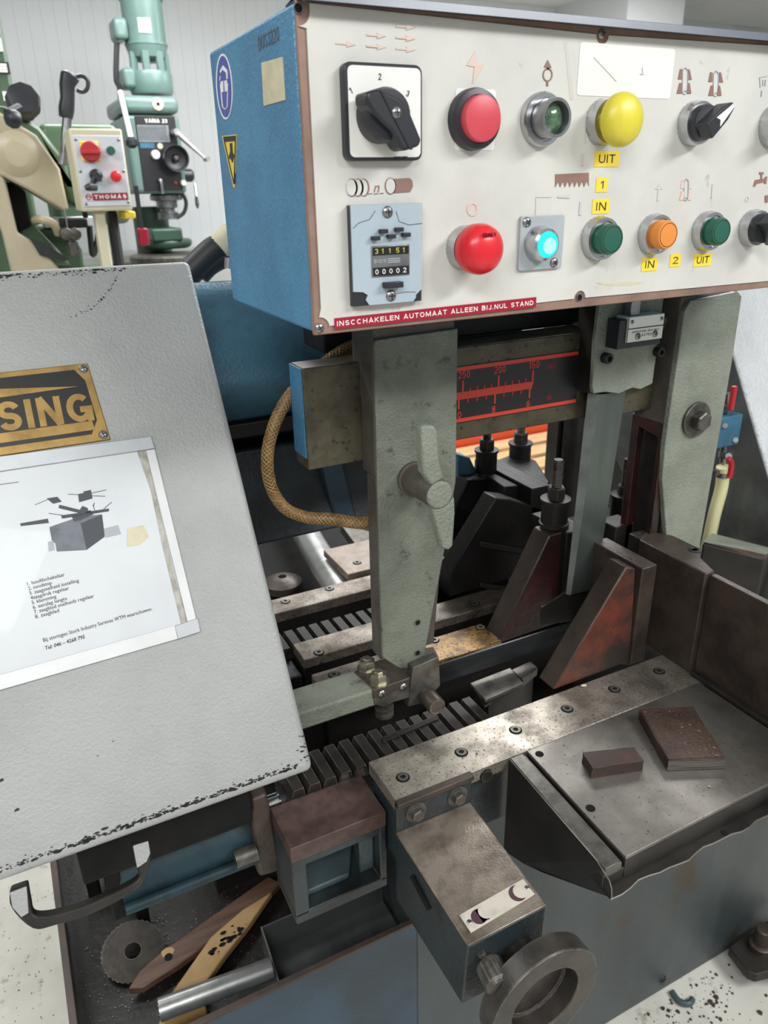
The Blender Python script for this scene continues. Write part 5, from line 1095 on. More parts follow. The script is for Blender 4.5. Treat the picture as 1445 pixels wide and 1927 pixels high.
for (x0, x1, y0, y1, z0, z1) in ((.275, .66, .806, .843, ZB - .1, ZB - .015), (.271, .66, .72, .765, ZB - .1, ZB - .014), (.18, .7, .937, .973, ZB - .1, ZB - .016), (.475, .75, 1.0, 1.095, ZB - .1, ZB - .012), (.17, .272, .73, .76, ZB - .1, ZB - .016), (.2, .27, .80, .84, ZB - .1, ZB - .02)):
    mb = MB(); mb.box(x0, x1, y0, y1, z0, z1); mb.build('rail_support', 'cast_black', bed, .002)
mb = MB(); mb.box(.16, .9, .642, 1.7, ZB - .143, ZB - .1); mb.build('bed_floor', 'shade_oil_black', bed)
mb = MB(); mb.prism(pZ([(884, 1285), (960, 1256), (985, 1285), (913, 1317)], ZB), (0, 0, -.005)); mb.build('stop_plate', 'steel_dull', bed, .001)
mb = MB(); mb.prism(pZ([(962, 1260), (998, 1244), (1012, 1256), (984, 1279)], ZB - .002), (0, 0, -.012)); mb.build('stop_tongue', 'steel_dull', bed, .001)
mb = MB(); mb.prism(pZ([(895, 1300), (916, 1293), (930, 1318), (912, 1330)], ZB - .016), (0, 0, -.003)); mb.prism(pZ([(892, 1288), (958, 1262), (1005, 1262), (985, 1290), (920, 1319)], ZB - .0125), (0, 0, -.05)); mb.build('stop_block', 'cast_dark', bed, .001)
# racks: each tooth its own piece
def tooth(w_, d, h):
    mb = MB(); mb.prism([(-w_/2, 0, 0), (w_/2, 0, 0), (w_*.40, 0, h), (-w_*.22, 0, h)], (0, d, 0)); return mb
t1 = tooth(.0185, .043, .016).mesh('tooth', [M['rack_steel'], ], None, 0)
t2 = tooth(.018, .05, .014).mesh('tooth', [M['cast_dark'], ], None, 0)
def rack(x0, n, y, z, d, m, me, nm):
    mb = MB(); mb.box(x0 - .012, x0 + .0187 * n, y, y + d, z - .05, z); o = mb.build(nm, m, bed)
    for i in range(n):
        q = bpy.data.objects.new('tooth', me); COL.objects.link(q); q.parent = o; q.matrix_local = ROOT[o].inverted() @ Matrix.Translation((x0 + .0187 * i, y, z))
rack(.245, 13, .848, ZB - .022, .043, 'cast_dark', t1, 'rear_rack')
rack(.19, 14, .608, ZB - .036, .045, 'cast_black', t2, 'front_rack')
mb = MB()
for i in range(3, 6): x = .19 + .0187 * i; mb.prism([(x - .0062, .6074, ZB - .0345), (x + .0062, .6074, ZB - .0345), (x + .0036, .6074, ZB - .0245), (x - .0036, .6074, ZB - .0245)], (0, .0006, 0))
mb.build('lit_tooth_ends', 'chip_metal', bed)  # bright metal faces paint the light on three front tooth ends
mb = MB(); mb.prism(pZ([(718, 1388), (822, 1345), (826, 1352), (722, 1396)], ZB - .02), (0, 0, -.01)); mb.build('rack_guard', 'cast_black', bed)
# steel shaft, drain boss
sh0, sh1 = PZ(555, 985, ZB - .03), PZ(622, 1092, ZB - .03)
a, b_ = PZ(622, 1091, ZB - .03), PZ(568, 998, ZB - .03); f = (1.5 - .98) / (b_.y - a.y)
mb = MB(); mb.cyl((a.x, .98, ZB - .0415), (a.x + (b_.x - a.x) * f, 1.5, ZB - .0415), .0255, n=36)
tag(mb.build('round_shaft', 'steel_plain'), 'polished round steel shaft lying behind the rear bed rails', 'shaft')
mb = MB(); q = PZ(533, 1105, ZB - .09); mb.lathe(q, EZ, [(.036, 0), (.034, .012), (.02, .02), (.008, .022), (.006, .016)], 28); mb.build('boss', 'cast_brown', bed)
mb = MB(); mb.prism(pZ([(640, 985), (700, 1002), (720, 1060), (700, 1065)], ZB - .04), (0, 0, -.02)); mb.build('side_plate', 'steel_dull', bed)

# ================================================================== JAWS
def jaw(name, label, m, yg, gp, slope_d, plate, ztop, loc, top_m=None):
    t = thing(name, label, 'vise jaw', loc)
    mb = MB(); mb.prism(pY(gp, yg), (0, slope_d, 0)); mb.m = [0, 0] + [1] * (len(mb.m) - 2); mb.build('gusset', [m, 'cast_brown'], t, .002)
    mb = MB(); mb.box(*plate, ZB + .0005, ztop); mb.build('jaw_plate', top_m or m, t, .0015)
    return t
fj = jaw('front_vise_jaw', 'worn red moving vise jaw with triangular rib on the front rail', 'red_worn', .594, [(1041, 1299), (1168, 1251), (1186, 1252), (1196, 1070), (1179, 1067)], .030, (.641, .665, .590, .680), .990, (.6, .63, ZB), 'cast_brown')
t = thing('fixed_vise_jaw', 'tall dark brown fixed vise jaw block right of the red jaw', 'vise jaw', (.71, .6, ZB))
zj = .992
mb = MB(); mb.prism([V((.6935, .542, zj)), V((.7085, .542, zj)), V((.722, .575, zj)), V((.742, .596, zj)), V((.742, .64, zj)), V((.722, .668, zj)), V((.6935, .650, zj))], (0, 0, ZB + .0005 - zj)); mb.build('block', 'cast_brown', t, .0018)
mb = MB(); mb.box(.698, .722, .651, .674, ZB + .0005, zj - .001); mb.build('rear_pad', 'cast_dark', t, .0015)
mb = MB(); q = PZ(1316, 1043, zj); mb.lathe(q + V((.004, .012, 0)), EZ, [(.008, -.004), (.008, .0008), (.005, .0012), (.004, -.0)], 14); mb.build('oil_hole', 'cast_black', t)
fe = thing('side_fence', 'tall dark steel side fence along the right of the support table', 'fence', (.706, .42, ZB))
mb = MB(); mb.box(.700, .710, .18, .5415, ZB - .03, .989); mb.build('fence_plate', 'cast_brown', fe, .0015)
mb = MB(); mb.prism([(.6995, .18, ZB + .0006), (.6995, .5415, ZB + .0006), (.6995, .5415, ZB + .008), (.690, .5415, ZB + .0006)], (0, 0, 0)) if False else mb.box(.690, .6995, .18, .538, ZB + .0006, ZB + .006); mb.build('foot_strip', 'cast_dark', fe, .0015)

def stud(parent, px, pyc, y, z0, rc, hc, rn, hn, rs, hs, m='cast_black'):
    q = PY(px, pyc, y); d = dep(q) / F; x = q.x
    mb = MB(); mb.lathe((x, y, z0), EZ, [(rc*d*1.12, 0), (rc*d*1.12, .004), (rc*d, .005), (rc*d, hc), (rc*d*1.12, hc + .001), (rc*d*1.12, hc + .005), (rc*d*.9, hc + .006)], 28); c = mb.build('collar', m, parent)
    mb = MB(); mb.lathe((x, y, z0 + hc + .006), EZ, [(rn*d, 0), (rn*d, hn), (rn*d*.85, hn + .002)], 6); mb.build('nut', 'cast_dark', parent)
    prof = []; n = 16
    for i in range(n): z = hc + hn + (hs / n) * i; prof += [(rs*d, z), (rs*d*.88, z + hs / n / 2)]
    mb = MB(); mb.lathe((x, y, z0), EZ, prof + [(rs*d*.8, hc + hn + hs)], 16); mb.build('threaded_stud', 'cast_dark', parent)
r1 = jaw('rear_vise_jaw', 'dark red rear vise jaw carrying a threaded stud, behind the blade', 'red_dark', .722, [(936, 1213), (1060, 1170), (1095, 1150), (1100, 990), (1034, 1008)], .034, (.625, .655, .712, .79), .992, (.6, .74, ZB), 'cast_black')
stud(r1, 1042, 985, .740, .994, 25, .034, 17, .014, 10, .046)
# double-ribbed black jaw further back
r2 = thing('black_clamp_jaw', 'black double-ribbed clamp jaw with two nuts on top, rear of the bed', 'vise jaw', (.62, .9, ZB))
gp = [(846, 1124), (905, 1106), (1030, 1068), (1030, 960), (960, 940), (933, 937), (849, 1075)]
mb = MB(); mb.prism(pY(gp, .842), (0, .032, 0)); mb.build('front_rib', 'cast_black', r2, .002)
mb = MB(); mb.prism(pY([(848, 1050), (880, 1045), (1000, 1010), (1000, 915), (915, 900), (880, 903), (856, 955)], .93), (0, .04, 0)); mb.build('rear_rib', 'cast_black', r2, .002)
q = PY(933, 937, .842)
mb = MB(); mb.box(.665, .70, .842, 1.0, ZB + .0006, q.z + .001); mb.build('jaw_plate', 'cast_black', r2, .002)
x_ = PY(958, 938, .86).x; mb = MB(); mb.prism([(x_, .8745, q.z - .0005), (.664, .8745, q.z - .004), (.664, .9295, q.z - .004), (x_ + .006, .9295, q.z - .0005)], (0, 0, -.03)); mb.build('bridge', 'cast_black', r2, .0015)
mb = MB(); mb.prism(pY([(905, 1020), (1000, 1035), (1000, 1046), (905, 1030)], .838), (0, .004, 0)); mb.prism(pY([(905, 1098), (960, 1107), (960, 1114), (905, 1106)], .836), (0, .006, 0)); mb.build('rib_edge', 'cast_dark', r2, .001)
za = PY(914, 893, .95).z; stud(r2, 914, 890, .95, za, 20, .038, 15, .014, 8, .03)
mb = MB(); mb.prism(pY([(862, 855), (885, 862), (905, 905), (880, 905), (862, 905)], .955), (0, .03, 0)); mb.build('blue_rib', 'blue_bow', r2, .002)
r3 = thing('rear_clamp_arm', 'long dark clamp arm with nut behind the double-ribbed jaw', 'clamp', (.75, 1.0, ZB))
zr = PY(960, 875, 1.03).z
mb = MB(); mb.prism([PZ(934, 866, zr), PZ(968, 852, zr), PZ(1008, 866, zr), PZ(1034, 906, zr), PZ(1030, 914, zr)], (0, 0, -.07)); mb.build('arm', 'cast_black', r3, .002)
stud(r3, 977, 876, 1.06, PY(977, 878, 1.06).z, 20, .042, 14, .016, 8, .03)
# right rear stud and dark parts between strip and column
r4 = thing('right_clamp_stud', 'black threaded clamp stud on a block between guide strip and column', 'clamp', (.8, .78, ZB))
q = PY(1170, 985, .80); mb = MB(); mb.box(.72, q.x + .035, .76, .86, ZB, q.z); mb.build('block', 'cast_black', r4, .002)
stud(r4, 1172, 960, .80, q.z, 23, .045, 15, .012, 9, .05)
mb = MB(); mb.box(.70, .735, .70, .735, ZB, PY(1190, 985, .70).z); mb.build('side_block', 'cast_dark', r4, .0015)
mb = MB(); mb.tube(smooth_path([PY(1225, 960, .86), PY(1235, 915, .86), PY(1250, 880, .86), PY(1265, 860, .88)]), .009, 10); mb.build('conduit', 'hose_brown', r4)
po = thing('rear_post', 'dark violet-grey round post standing behind the clamp studs', 'post', (PY(1078, 880, 1.0).x, 1.0, ZB))
q = PY(1076, 880, 1.0); mb = MB(); mb.cyl((q.x, 1.0, ZB - .1), (q.x, 1.0, 1.35), 20 * dep(q) / F, n=32); mb.build('post_tube', 'cast_dark', po)
q = PY(1049, 880, 1.02); mb = MB(); mb.cyl((q.x, 1.02, ZB - .1), (q.x, 1.02, 1.35), 5.5 * dep(q) / F, n=14); mb.build('rod', 'cast_black', po)
bk_ = thing('rear_housing', 'dark steel housing behind the guide strip and the right column', 'machine cover', (1.4, 1.35, 0))
mb = MB(); mb.box(PY(1100, 900, 1.27).x, 1.75, 1.28, 1.42, 0, 1.42); mb.build('housing', 'cast_dark', bk_, .004)
mb = MB(); x_ = PY(1100, 900, 1.27).x; mb.box(x_ + .004, x_ + .03, 1.272, 1.28, ZB - .1, 1.3); mb.build('hinge_strip', 'red_dark', bk_, .001)

# ================================================================== SUPPORT TABLE
tb = thing('support_table', 'worn steel support table with bolt holes in front of the rail', 'table', (.55, .45, ZB - .05))
mb = MB(); mb.prism([(.427, .5225, ZB), (.421, .3635, ZB), (.6895, .3665, ZB), (.6895, .5225, ZB)][::-1], (0, 0, -.004)); tp = mb.build('table_plate', 'steel_table', tb, .0008)
mb = MB(); mb.prism([(.4275, .5225, ZB - .004), (.4215, .3638, ZB - .004), (.6895, .3668, ZB - .004), (.6895, .5225, ZB - .004)][::-1], (0, 0, -.0225)); mb.build('plate_body', 'cast_dark', tb, .0008)
mb = MB(); mb.prism([(.405, .5225, ZB - .001), (.396, .3625, ZB - .001), (.4125, .3625, ZB - .001), (.4215, .5225, ZB - .001)][::-1], (0, 0, -.012)); mb.build('edge_bar', 'steel_dull', tb, .0008)
mb = MB(); mb.prism([(.4217, .5225, ZB - .004), (.4127, .3632, ZB - .004), (.4165, .3632, ZB - .004), (.4245, .5225, ZB - .004)][::-1], (0, 0, -.008)); mb.build('groove_strip', 'steel_dull', tb, .0005)
mb = MB(); mb.prism([(.405, .5225, ZB - .014), (.3965, .3645, ZB - .014), (.4212, .3645, ZB - .014), (.4272, .5225, ZB - .014)][::-1], (0, 0, -.013)); mb.build('under_bar', 'cast_dark', tb, .0005)
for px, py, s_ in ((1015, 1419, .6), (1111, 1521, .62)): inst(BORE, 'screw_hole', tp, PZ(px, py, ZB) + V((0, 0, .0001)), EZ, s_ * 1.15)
def sx(y): return .4045 - (.5225 - y) * (.0085 / .16) + max(0, .3625 - y) * .55
sp_ = [(.5225, .8485), (.374, .8485), (.364, .845), (.358, .838), (.3555, .830), (.3545, .8195), (.45, .755), (.485, .733), (.5225, .715)]
mb = MB(); mb.prism([V((sx(y) - .0012, y, z)) for y, z in sp_], (.0012, 0, 0)); spl = mb.build('side_plate', 'side_black', tb, smooth=0)
mb = MB(); mb.tube([V((sx(y) - .0007, y - .0002, z)) for y, z in sp_[:6]], .0007, 6); mb.build('plate_edge', 'chip_metal', spl)
# wavy folded front lip
mb = MB(); lip = []; xs_ = [.3975 + .0121 * i for i in range(26)]
for i, x in enumerate(xs_): lip.append((x, .3545 + .0016 * math.sin(x * 75) + .0011 * math.sin(x * 160 + 1), .8205 + .001 * math.sin(x * 60)))
vs = [V(p) for p in lip] + [V((x, .385, .8225)) for x in xs_] + [V(p) - V((0, 0, .0014)) for p in lip] + [V((x, .385, .8213)) for x in xs_]; n = len(xs_)
fs = [(i, i+1, n+i+1, n+i) for i in range(n-1)] + [(2*n+i, 3*n+i, 3*n+i+1, 2*n+i+1) for i in range(n-1)] + [(i, 2*n+i, 2*n+i+1, i+1) for i in range(n-1)] + [(n+i, n+i+1, 3*n+i+1, 3*n+i) for i in range(n-1)]
mb.add(vs, fs); lp = mb.build('front_lip', 'cast_dark', tb, smooth=60)
mb = MB(); mb.tube([V(p) + V((0, 0, -.0004)) for p in lip], .0008, 6); mb.build('lip_edge', 'chip_metal', lp)
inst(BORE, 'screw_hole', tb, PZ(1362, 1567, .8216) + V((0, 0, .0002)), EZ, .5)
# rounded inner fillet / bracket under the table, dark blue
mb = MB(); q = PY(913, 1457, .524); mb.lathe((q.x, .524, q.z), NF, [(.008, 0), (.007, .004), (.003, .0045)], 14); mb.build('bolt_head', 'cast_dark', tb)

# loose pieces of steel on the table
def rough_block(name, label, pts, h, m, side=None, seed=1, top=None):
    r = random.Random(seed); mb = MB(); z0 = ZB + .0003
    P_ = [PZ(a, b, z0 + h) for a, b in pts]; nseg = 5
    c = sum(P_, V()) / 4
    def grid(a, b, k): return [a.lerp(b, i / k) for i in range(k)]
    rim = []
    for i in range(4): rim += grid(P_[i], P_[(i+1) % 4], nseg)
    n = len(rim); j = lambda s: V((r.uniform(-s, s), r.uniform(-s, s), 0))
    t_ = [p + j(.0005) for p in rim]; b_ = [V((p.x, p.y, z0)) + j(.0004) for p in rim]
    m1 = [a.lerp(b, .4) + j(.0006) for a, b in zip(t_, b_)]
    vs = t_ + m1 + b_; fs = [tuple(range(n)), tuple(range(2*n, 3*n))[::-1]]
    for l in (0, 1): fs += [(l*n + i, l*n + (i+1) % n, (l+1)*n + (i+1) % n, (l+1)*n + i) for i in range(n)]
    mb.add(vs, fs); o = mb.build(name, m, None, .0005, smooth=0)
    return tag(o, label, 'steel block'), P_
mk('rusty_dark', '#4a3b33', '#352a26', ns=30, rough=.45, metal=.3, bump=(160, .3, .001), edge=('#7d6d5f', .001))
mk('rusty_side', '#40332d', '#5a3626', ns=70, lo=.54, hi=.68, rough=.5, metal=.2, edge=('#85766a', .001))
mk('crusty_top', '#4b3a30', '#3a2c26', ns=30, rough=.4, metal=.2, bump=(260, .8, .002), spot=('#8b7c6e', 240, .64, .70))
mk('sawn_face', '#8e8b86', '#5f5b56', ns=6, lo=.4, hi=.6, rough=.38, metal=.7, stretch=(3, 3, 220))
o, P_ = rough_block('small_steel_offcut', 'small rusty steel bar offcut lying on the support table', [(1096, 1416), (1115, 1446), (1212, 1431), (1193, 1405)], .0135, 'rusty_side', seed=2)
o2, P2 = rough_block('large_steel_block', 'large crusted steel block with bright sawn edge on the support table', [(1203, 1335), (1258, 1431), (1366, 1427), (1304, 1329)], .0135, 'rusty_dark', seed=5)
mb = MB(); mb.prism([p + (sum(P2, V())/4 - p) * .03 for p in P2], (0, 0, .0006)); mb.build('crusted_top', 'crusty_top', o2)
a, b_ = P2[1], P2[2]; n_ = (b_ - a).cross(EZ).normalized()
mb = MB(); mb.prism([V((a.x, a.y, ZB + .001)) + n_*.0006, V((b_.x, b_.y, ZB + .001)) + n_*.0006, b_ - V((0, 0, .001)) + n_*.0006, a - V((0, 0, .001)) + n_*.0006], -n_*.0012); mb.build('sawn_face', 'sawn_face', o2)
# crust crumbs on the block, swarf on table: uncountable specks
mb = MB(); r = random.Random(9); u_, v_ = P2[3] - P2[0], P2[1] - P2[0]
for i in range(170):
    a, b_ = r.random(), min(1, abs(r.gauss(.35, .3))); p = P2[0] + u_ * (.04 + .92*a) + v_ * (.03 + .94*b_); s = r.uniform(.0003, .0010)
    mb.prism([p + V((s*math.cos(k*2.1 + i), s*math.sin(k*2.1 + i), .0004)) for k in range(3)], (0, 0, s))
mb.build('crust_crumbs', 'crumb_brown', o2, smooth=0)['kind'] = 'stuff'
mb = MB()
for i in range(130):
    x, y = r.uniform(.30, .685), r.uniform(.36, .585); s = r.uniform(.0003, .0010) * (1.6 if r.random() < .1 else 1)
    if .520 < y < .525 or (y < .522 and x < .43) or y < .37: continue
    mb.prism([V((x + s*math.cos(k*2.1 + i), y + s*math.sin(k*2.1 + i), ZB + .0002)) for k in range(3)], (0, 0, s*.7))
o = mb.build('swarf', 'chip_metal', smooth=0); o['kind'] = 'stuff'; tag(o, 'fine bright steel swarf specks scattered on the rail and table', 'swarf')
mb = MB(); p = PZ(1098, 1292, ZB); mb.tube([p + V((-.003, .001, .0016)), p + V((.003, -.001, .0016))], .0014, 8); tag(mb.build('metal_chip', 'sticker_cream'), 'tiny pale chip lying on the rail at the foot of the red jaw', 'chip')

# ================================================================== GEARBOX WITH HANDWHEEL
gx = thing('vise_gearbox', 'brown-topped vise spindle box with symbol plate and handwheel', 'gearbox', (.31, .45, .72))
ZG = .812
gtop = [V((.2615, .519, ZG)), V((.3525, .519, ZG)), V((.343, .377, ZG + .004)), V((.2585, .377, ZG + .002))]
gbot = [V((.2615, .519, .72)), V((.3525, .519, .72)), V((.341, .377, .742)), V((.2545, .377, .742))]
mb = MB(); mb.hexa(gbot[::-1], gtop[::-1]); mb.build('box', 'blue_dirty', gx, .0015)
mb = MB(); mb.prism([p + V((0, 0, .0002)) for p in gtop][::-1], (0, 0, .0022)); mb.build('top_plate', 'gear_top', gx, .001)
mb = MB(); mb.box(.2635, .3535, .5185, .5228, .79, ZB + .003); mb.build('flange', 'blue_dirty', gx, .001)
mb = MB(); mb.box(.2635, .3535, .514, .5228, ZB - .003, ZB + .0035); mb.build('flange_top', 'cast_brown', gx, .001)
for px, py in ((782, 1527), (860, 1497)): inst(HEX, 'bolt', gx, PY(px, py, .5185), NF, 1.0, .3)
mb = MB(); mb.prism([PX(a, b, .2575) for a, b in ((770, 1650), (775, 1648), (808, 1712), (803, 1714))], (.002, 0, 0)); mb.build('slot', 'shade_oil_black', gx)
zt2 = ZG + .0062
lp_ = [PZ(a, b, zt2) for a, b in ((864, 1722), (984, 1654), (1006, 1683), (886, 1755))]
mb = MB(); mb.prism([p - V((0, 0, .0012)) for p in lp_], (0, 0, .0016)); pl = mb.build('symbol_plate', 'plate_worn', gx, .0003)
u_ = (lp_[1] - lp_[0]); v_ = (lp_[3] - lp_[0])
def L2(a, b, h=.0005): return lp_[0] + u_*a + v_*b + V((0, 0, h))
def disc(a, b, r, n=20): c = L2(a, b); ul = u_.normalized(); vl = v_.normalized(); return [c + ul*r*math.cos(k*6.2832/n) + vl*r*math.sin(k*6.2832/n) for k in range(n)]
mk('print_violet', '#4b3038', rough=.5)
mb = MB(); mb.prism(disc(.2, .55, .0075), (0, 0, .0002)); mb.prism([L2(.2, .2), L2(.3, .2), L2(.3, .9), L2(.2, .9)], (0, 0, .0002)); mb.prism(disc(.81, .5, .0085), (0, 0, .0002)); mb.build('symbol_print', 'print_violet', pl, smooth=0)
mb = MB(); mb.prism([p + V((0, 0, .0003)) for p in disc(.31, .5, .0072)], (0, 0, .0002)); mb.prism([p + V((0, 0, .0003)) for p in disc(.86, .5, .0075)], (0, 0, .0002)); mb.build('symbol_rings', 'plate_worn', pl, smooth=0)['kind'] = 'stuff'
for a, b in ((.06, .55), (.96, .5)): inst(PHIL, 'screw', pl, L2(a, b, .0002), EZ, .55)
# hub, wheel, knurled crank handle
mb = MB(); q = PY(972, 1793, .365); mb.lathe((.3145, .378, .773), NF, [(.0165, 0), (.0165, .021), (.0155, .0225), (.001, .0225)], 28); hub = mb.build('hub', 'cast_dark', gx)
mb = MB(); mb.lathe((q.x - .006, .3645, q.z - .004), V((-.3, -.8, .35)), [(.0032, 0), (.0032, .006), (.0015, .0062)], 12); mb.build('set_screw', 'shade_oil_black', hub)
mb = MB(); mb.lathe((.3145, .3555, .760), NF, [(.0005, 0), (.056, 0), (.0575, .0015), (.0578, .019), (.0570, .0205), (.0370, .0205), (.0360, .0195), (.0350, .004), (.033, .002), (.0005, .002)], 64, close=False); mb.build('handwheel', 'wheel_iron', gx, smooth=28, label='dark iron handwheel with worn bright rim edge')
a, b_ = PY(918, 1812, .372), PY(944, 1862, .345)
mb = MB(); q = PY(904, 1792, .376); mb.tube([q, q.lerp(a, .9)], .0035, 10); mb.build('thread', 'steel_dull', gx)
ax = (b_ - a).normalized(); L__ = (b_ - a).length; rk = .0125
prof = []; mb = MB(); mb.lathe(a, ax, [(rk*.8, 0), (rk, .003), (rk, L__*.85), (rk*.8, L__*.92), (rk*.8, L__), (.001, L__)], 44)
for i in range(44):
    if i % 2:
        for k in (1, 2): p = mb.v[k*44 + i]; t_ = (p - a).dot(ax); c = a + ax*t_; mb.v[k*44 + i] = c + (p - c)*.95
mb.build('knurled_handle', 'steel_dull', gx)

# ================================================================== VISE CARRIAGE CASTING (brown top, open window)
vc = thing('vise_carriage', 'brown-topped cast vise carriage with open window, left of the gearbox', 'casting', (.21, .57, .72))
ZV = .82
mb = MB(); mb.box(.1575, .264, .544, .606, ZV - .02, ZV); mb.build('top_slab', 'top_brown', vc, .001)
mb = MB(); mb.box(.1575, .173, .545, .606, .722, ZV - .02); mb.box(.256, .264, .545, .606, .722, ZV - .02); mb.box(.1575, .264, .545, .606, .712, .7265); mb.box(.173, .256, .596, .606, .7265, ZV - .02)
mb.box(.168, .258, .5452, .549, ZV - .03, ZV - .02); mb.build('frame', 'blue_dirty', vc, .0015)
mb = MB(); mb.prism([(.173, .56, .7275), (.225, .56, .7275), (.245, .596, .7275), (.173, .596, .7275)], (0, 0, .008)); mb.prism([(.238, .56, .728), (.256, .56, .728), (.256, .596, .728), (.245, .596, .728)], (0, 0, .07)); mb.build('inner_web', 'teal_grey', vc, .002)

# ================================================================== HYDRAULIC CYLINDER under the cover
hy = thing('vise_cylinder', 'grimy blue vise cylinder with tie rod and end flange under the cover', 'cylinder', (.0, .62, .72))
mb = MB(); mb.prism(pY([(472, 1506), (503, 1494), (514, 1540), (530, 1632), (524, 1642), (488, 1652), (478, 1590)], .600), (0, .06, 0)); mb.build('end_flange', 'cast_brown', hy, .004)
bc = PY(370, 1582, .632)
zb1 = PY(350, 1640, .61).z; zs = PY(330, 1606, .588).z
mb = MB(); mb.cyl((.0, .642, zb1), (.137, .642, zb1), .037, n=36); mb.build('barrel', 'barrel_blue', hy)
mb = MB(); mb.box(-.03, .134, .590, .66, zs, zs + .008); mb.box(-.03, .134, .586, .66, zs + .009, zs + .05); mb.box(-.012, .002, .61, .66, zb1 - .03, zs); mb.build('cylinder_shroud', 'shade_oil_black', hy, .002)
r0, r1 = PY(236, 1712, .60), PY(470, 1628, .60)
mb = MB(); mb.cyl((r0.x, .60, r0.z), (.137, .60, r0.z), .0058, n=14); mb.build('tie_rod', 'barrel_blue', hy)
mb = MB(); q = PY(466, 1614, .594); mb.cyl((q.x - .013, .596, q.z + .002), (q.x + .010, .596, q.z + .002), .0095, n=18); mb.build('nut', 'steel_dull', hy)
q = PY(505, 1518, .625)
mb = MB(); mb.cyl((q.x - .03, .627, q.z), (q.x + .012, .627, q.z), .0115, n=24); mb.build('piston_rod', 'chrome', hy)
mb = MB(); mb.cyl((q.x + .012, .627, q.z), (q.x + .022, .627, q.z), .016, n=24); mb.build('rod_collar', 'cast_black', hy)

# ================================================================== BASE CABINET AND CHIP TRAY
YBF = .637
ba = thing('base_cabinet', 'grimy blue machine base cabinet with open chip tray, standing on the floor', 'machine base', (.5, .95, 0))
xT, xM = -.084, .352
mb = MB(); mb.box(xT, xM, YBF, YBF + .004, .0, .498); mb.build('front_panel', 'blue_panel', ba, .001)
mb = MB(); mb.box(xM, 1.2, YBF, YBF + .6, .0, ZB - .145); mb.build('front_body', 'blue_base', ba, .003)
mb = MB(); mb.box(xT - .003, xM, YBF - .002, YBF + .006, .498, .504); mb.box(xT - .003, xT + .006, YBF + .006, 1.3, .498, .504); mb.build('tray_rim', 'tray_rim', ba, .001)
mb = MB(); mb.box(xT, xT + .004, YBF + .004, 1.3, 0, .498); mb.build('left_panel', 'tray_dark', ba)
mb = MB(); mb.box(xT + .004, xM, YBF + .004, 1.3, .425, .44); mb.box(xT + .004, xM, 1.296, 1.3, .0, .6); mb.build('tray_floor', 'tray_dark', ba)
mb = MB(); mb.box(.13, xM - .002, .86, 1.29, .44, ZB - .15); mb.build('inner_wall', 'cast_black', ba)
mb = MB()
for x, y in ((-.045, .93), (-.02, .95), (.01, .92)): mb.box(x, x + .018, y, y + .03, .44, .72)
mb.box(.012, .03, .86, .875, .44, .475); mb.build('inner_brackets', 'cast_black', ba, .003)
mb = MB(); q = PY(1247, 1842, YBF); mb.lathe((q.x, YBF, q.z), NF, [(.008, 0), (.007, .003), (.003, .004)], 16); mb.build('bolt_head', 'cast_dark', ba)
# levelling foot
zf = .055
mb = MB(); mb.prism([PZ(a, b, zf) for a, b in ((1372, 1782), (1428, 1738), (1490, 1720), (1500, 1830), (1448, 1828), (1424, 1834), (1408, 1828))], (0, 0, -.022)); ft = mb.build('levelling_foot', 'cast_dark', ba, .002)
q = PZ(1430, 1782, zf); mb = MB(); mb.lathe(q, EZ, [(.022, 0), (.022, .012), (.019, .014), (.015, .014), (.015, .05), (.013, .052)], 20); mb.build('levelling_bolt', 'cast_brown', ba)
mb = MB(); mb.cyl((q.x, q.y, 0), (q.x, q.y, zf - .02), .02); mb.build('bolt_pad', 'cast_dark', ba)

# things lying in the tray
ZTr = .4403
pan = thing('chip_pan', 'grey sheet-metal pan in the chip tray under the vise carriage', 'pan', (.25, .72, ZTr))
a, b_, c, d = PZ(490, 1745, .495), PZ(528, 1853, .495), PZ(755, 1752, .495), PZ(700, 1660, .495)
def low(p, z=ZTr): return V((p.x, p.y, z))
c = V((xM - .006, b_.y, .495)); d = V((xM - .006, a.y, .495))
mb = MB(); mb.hexa([low(a), low(b_), low(c), low(d)], [low(a, ZTr + .002), low(b_, ZTr + .002), low(c, ZTr + .002), low(d, ZTr + .002)]); mb.build('pan_floor', 'sheet_grey', pan)
t_ = V((.0022, 0, 0)); mb = MB(); mb.prism([low(a), low(b_), b_ - V((0, 0, .018)), a], t_); mb.prism([low(a), low(d), d, a], (0, -.002, 0)); mb.build('pan_wall', 'sheet_grey', pan)
mb = MB(); mb.prism([a, b_ - V((0, 0, .018)), b_ - V((0, 0, .0175)), a + V((0, 0, .0008))], t_); mb.build('pan_edge', 'chip_metal', pan)
# saw disc
q = PZ(250, 1790, .456); rd = 56 * dep(q) / F * 1.02
mb = MB(); n = 72; ax = V((.05, -.30, 1)).normalized(); prof = [(.011, 0), (rd*.93, 0), (rd, 0), (rd, .0016), (rd*.93, .0018), (.011, .0020), (.011, 0)]
mb.lathe(q, ax, prof, n, close=False)
for l in (2, 3):
    for k in range(n):
        if k % 2: p = mb.v[l*n + k]; t_ = ax * (p - q).dot(ax) + q; mb.v[l*n + k] = t_ + (p - t_) * .955
tag(mb.build('circular_saw_blade', 'wheel_iron'), 'small toothed circular saw disc lying in the dark chip tray', 'saw blade')
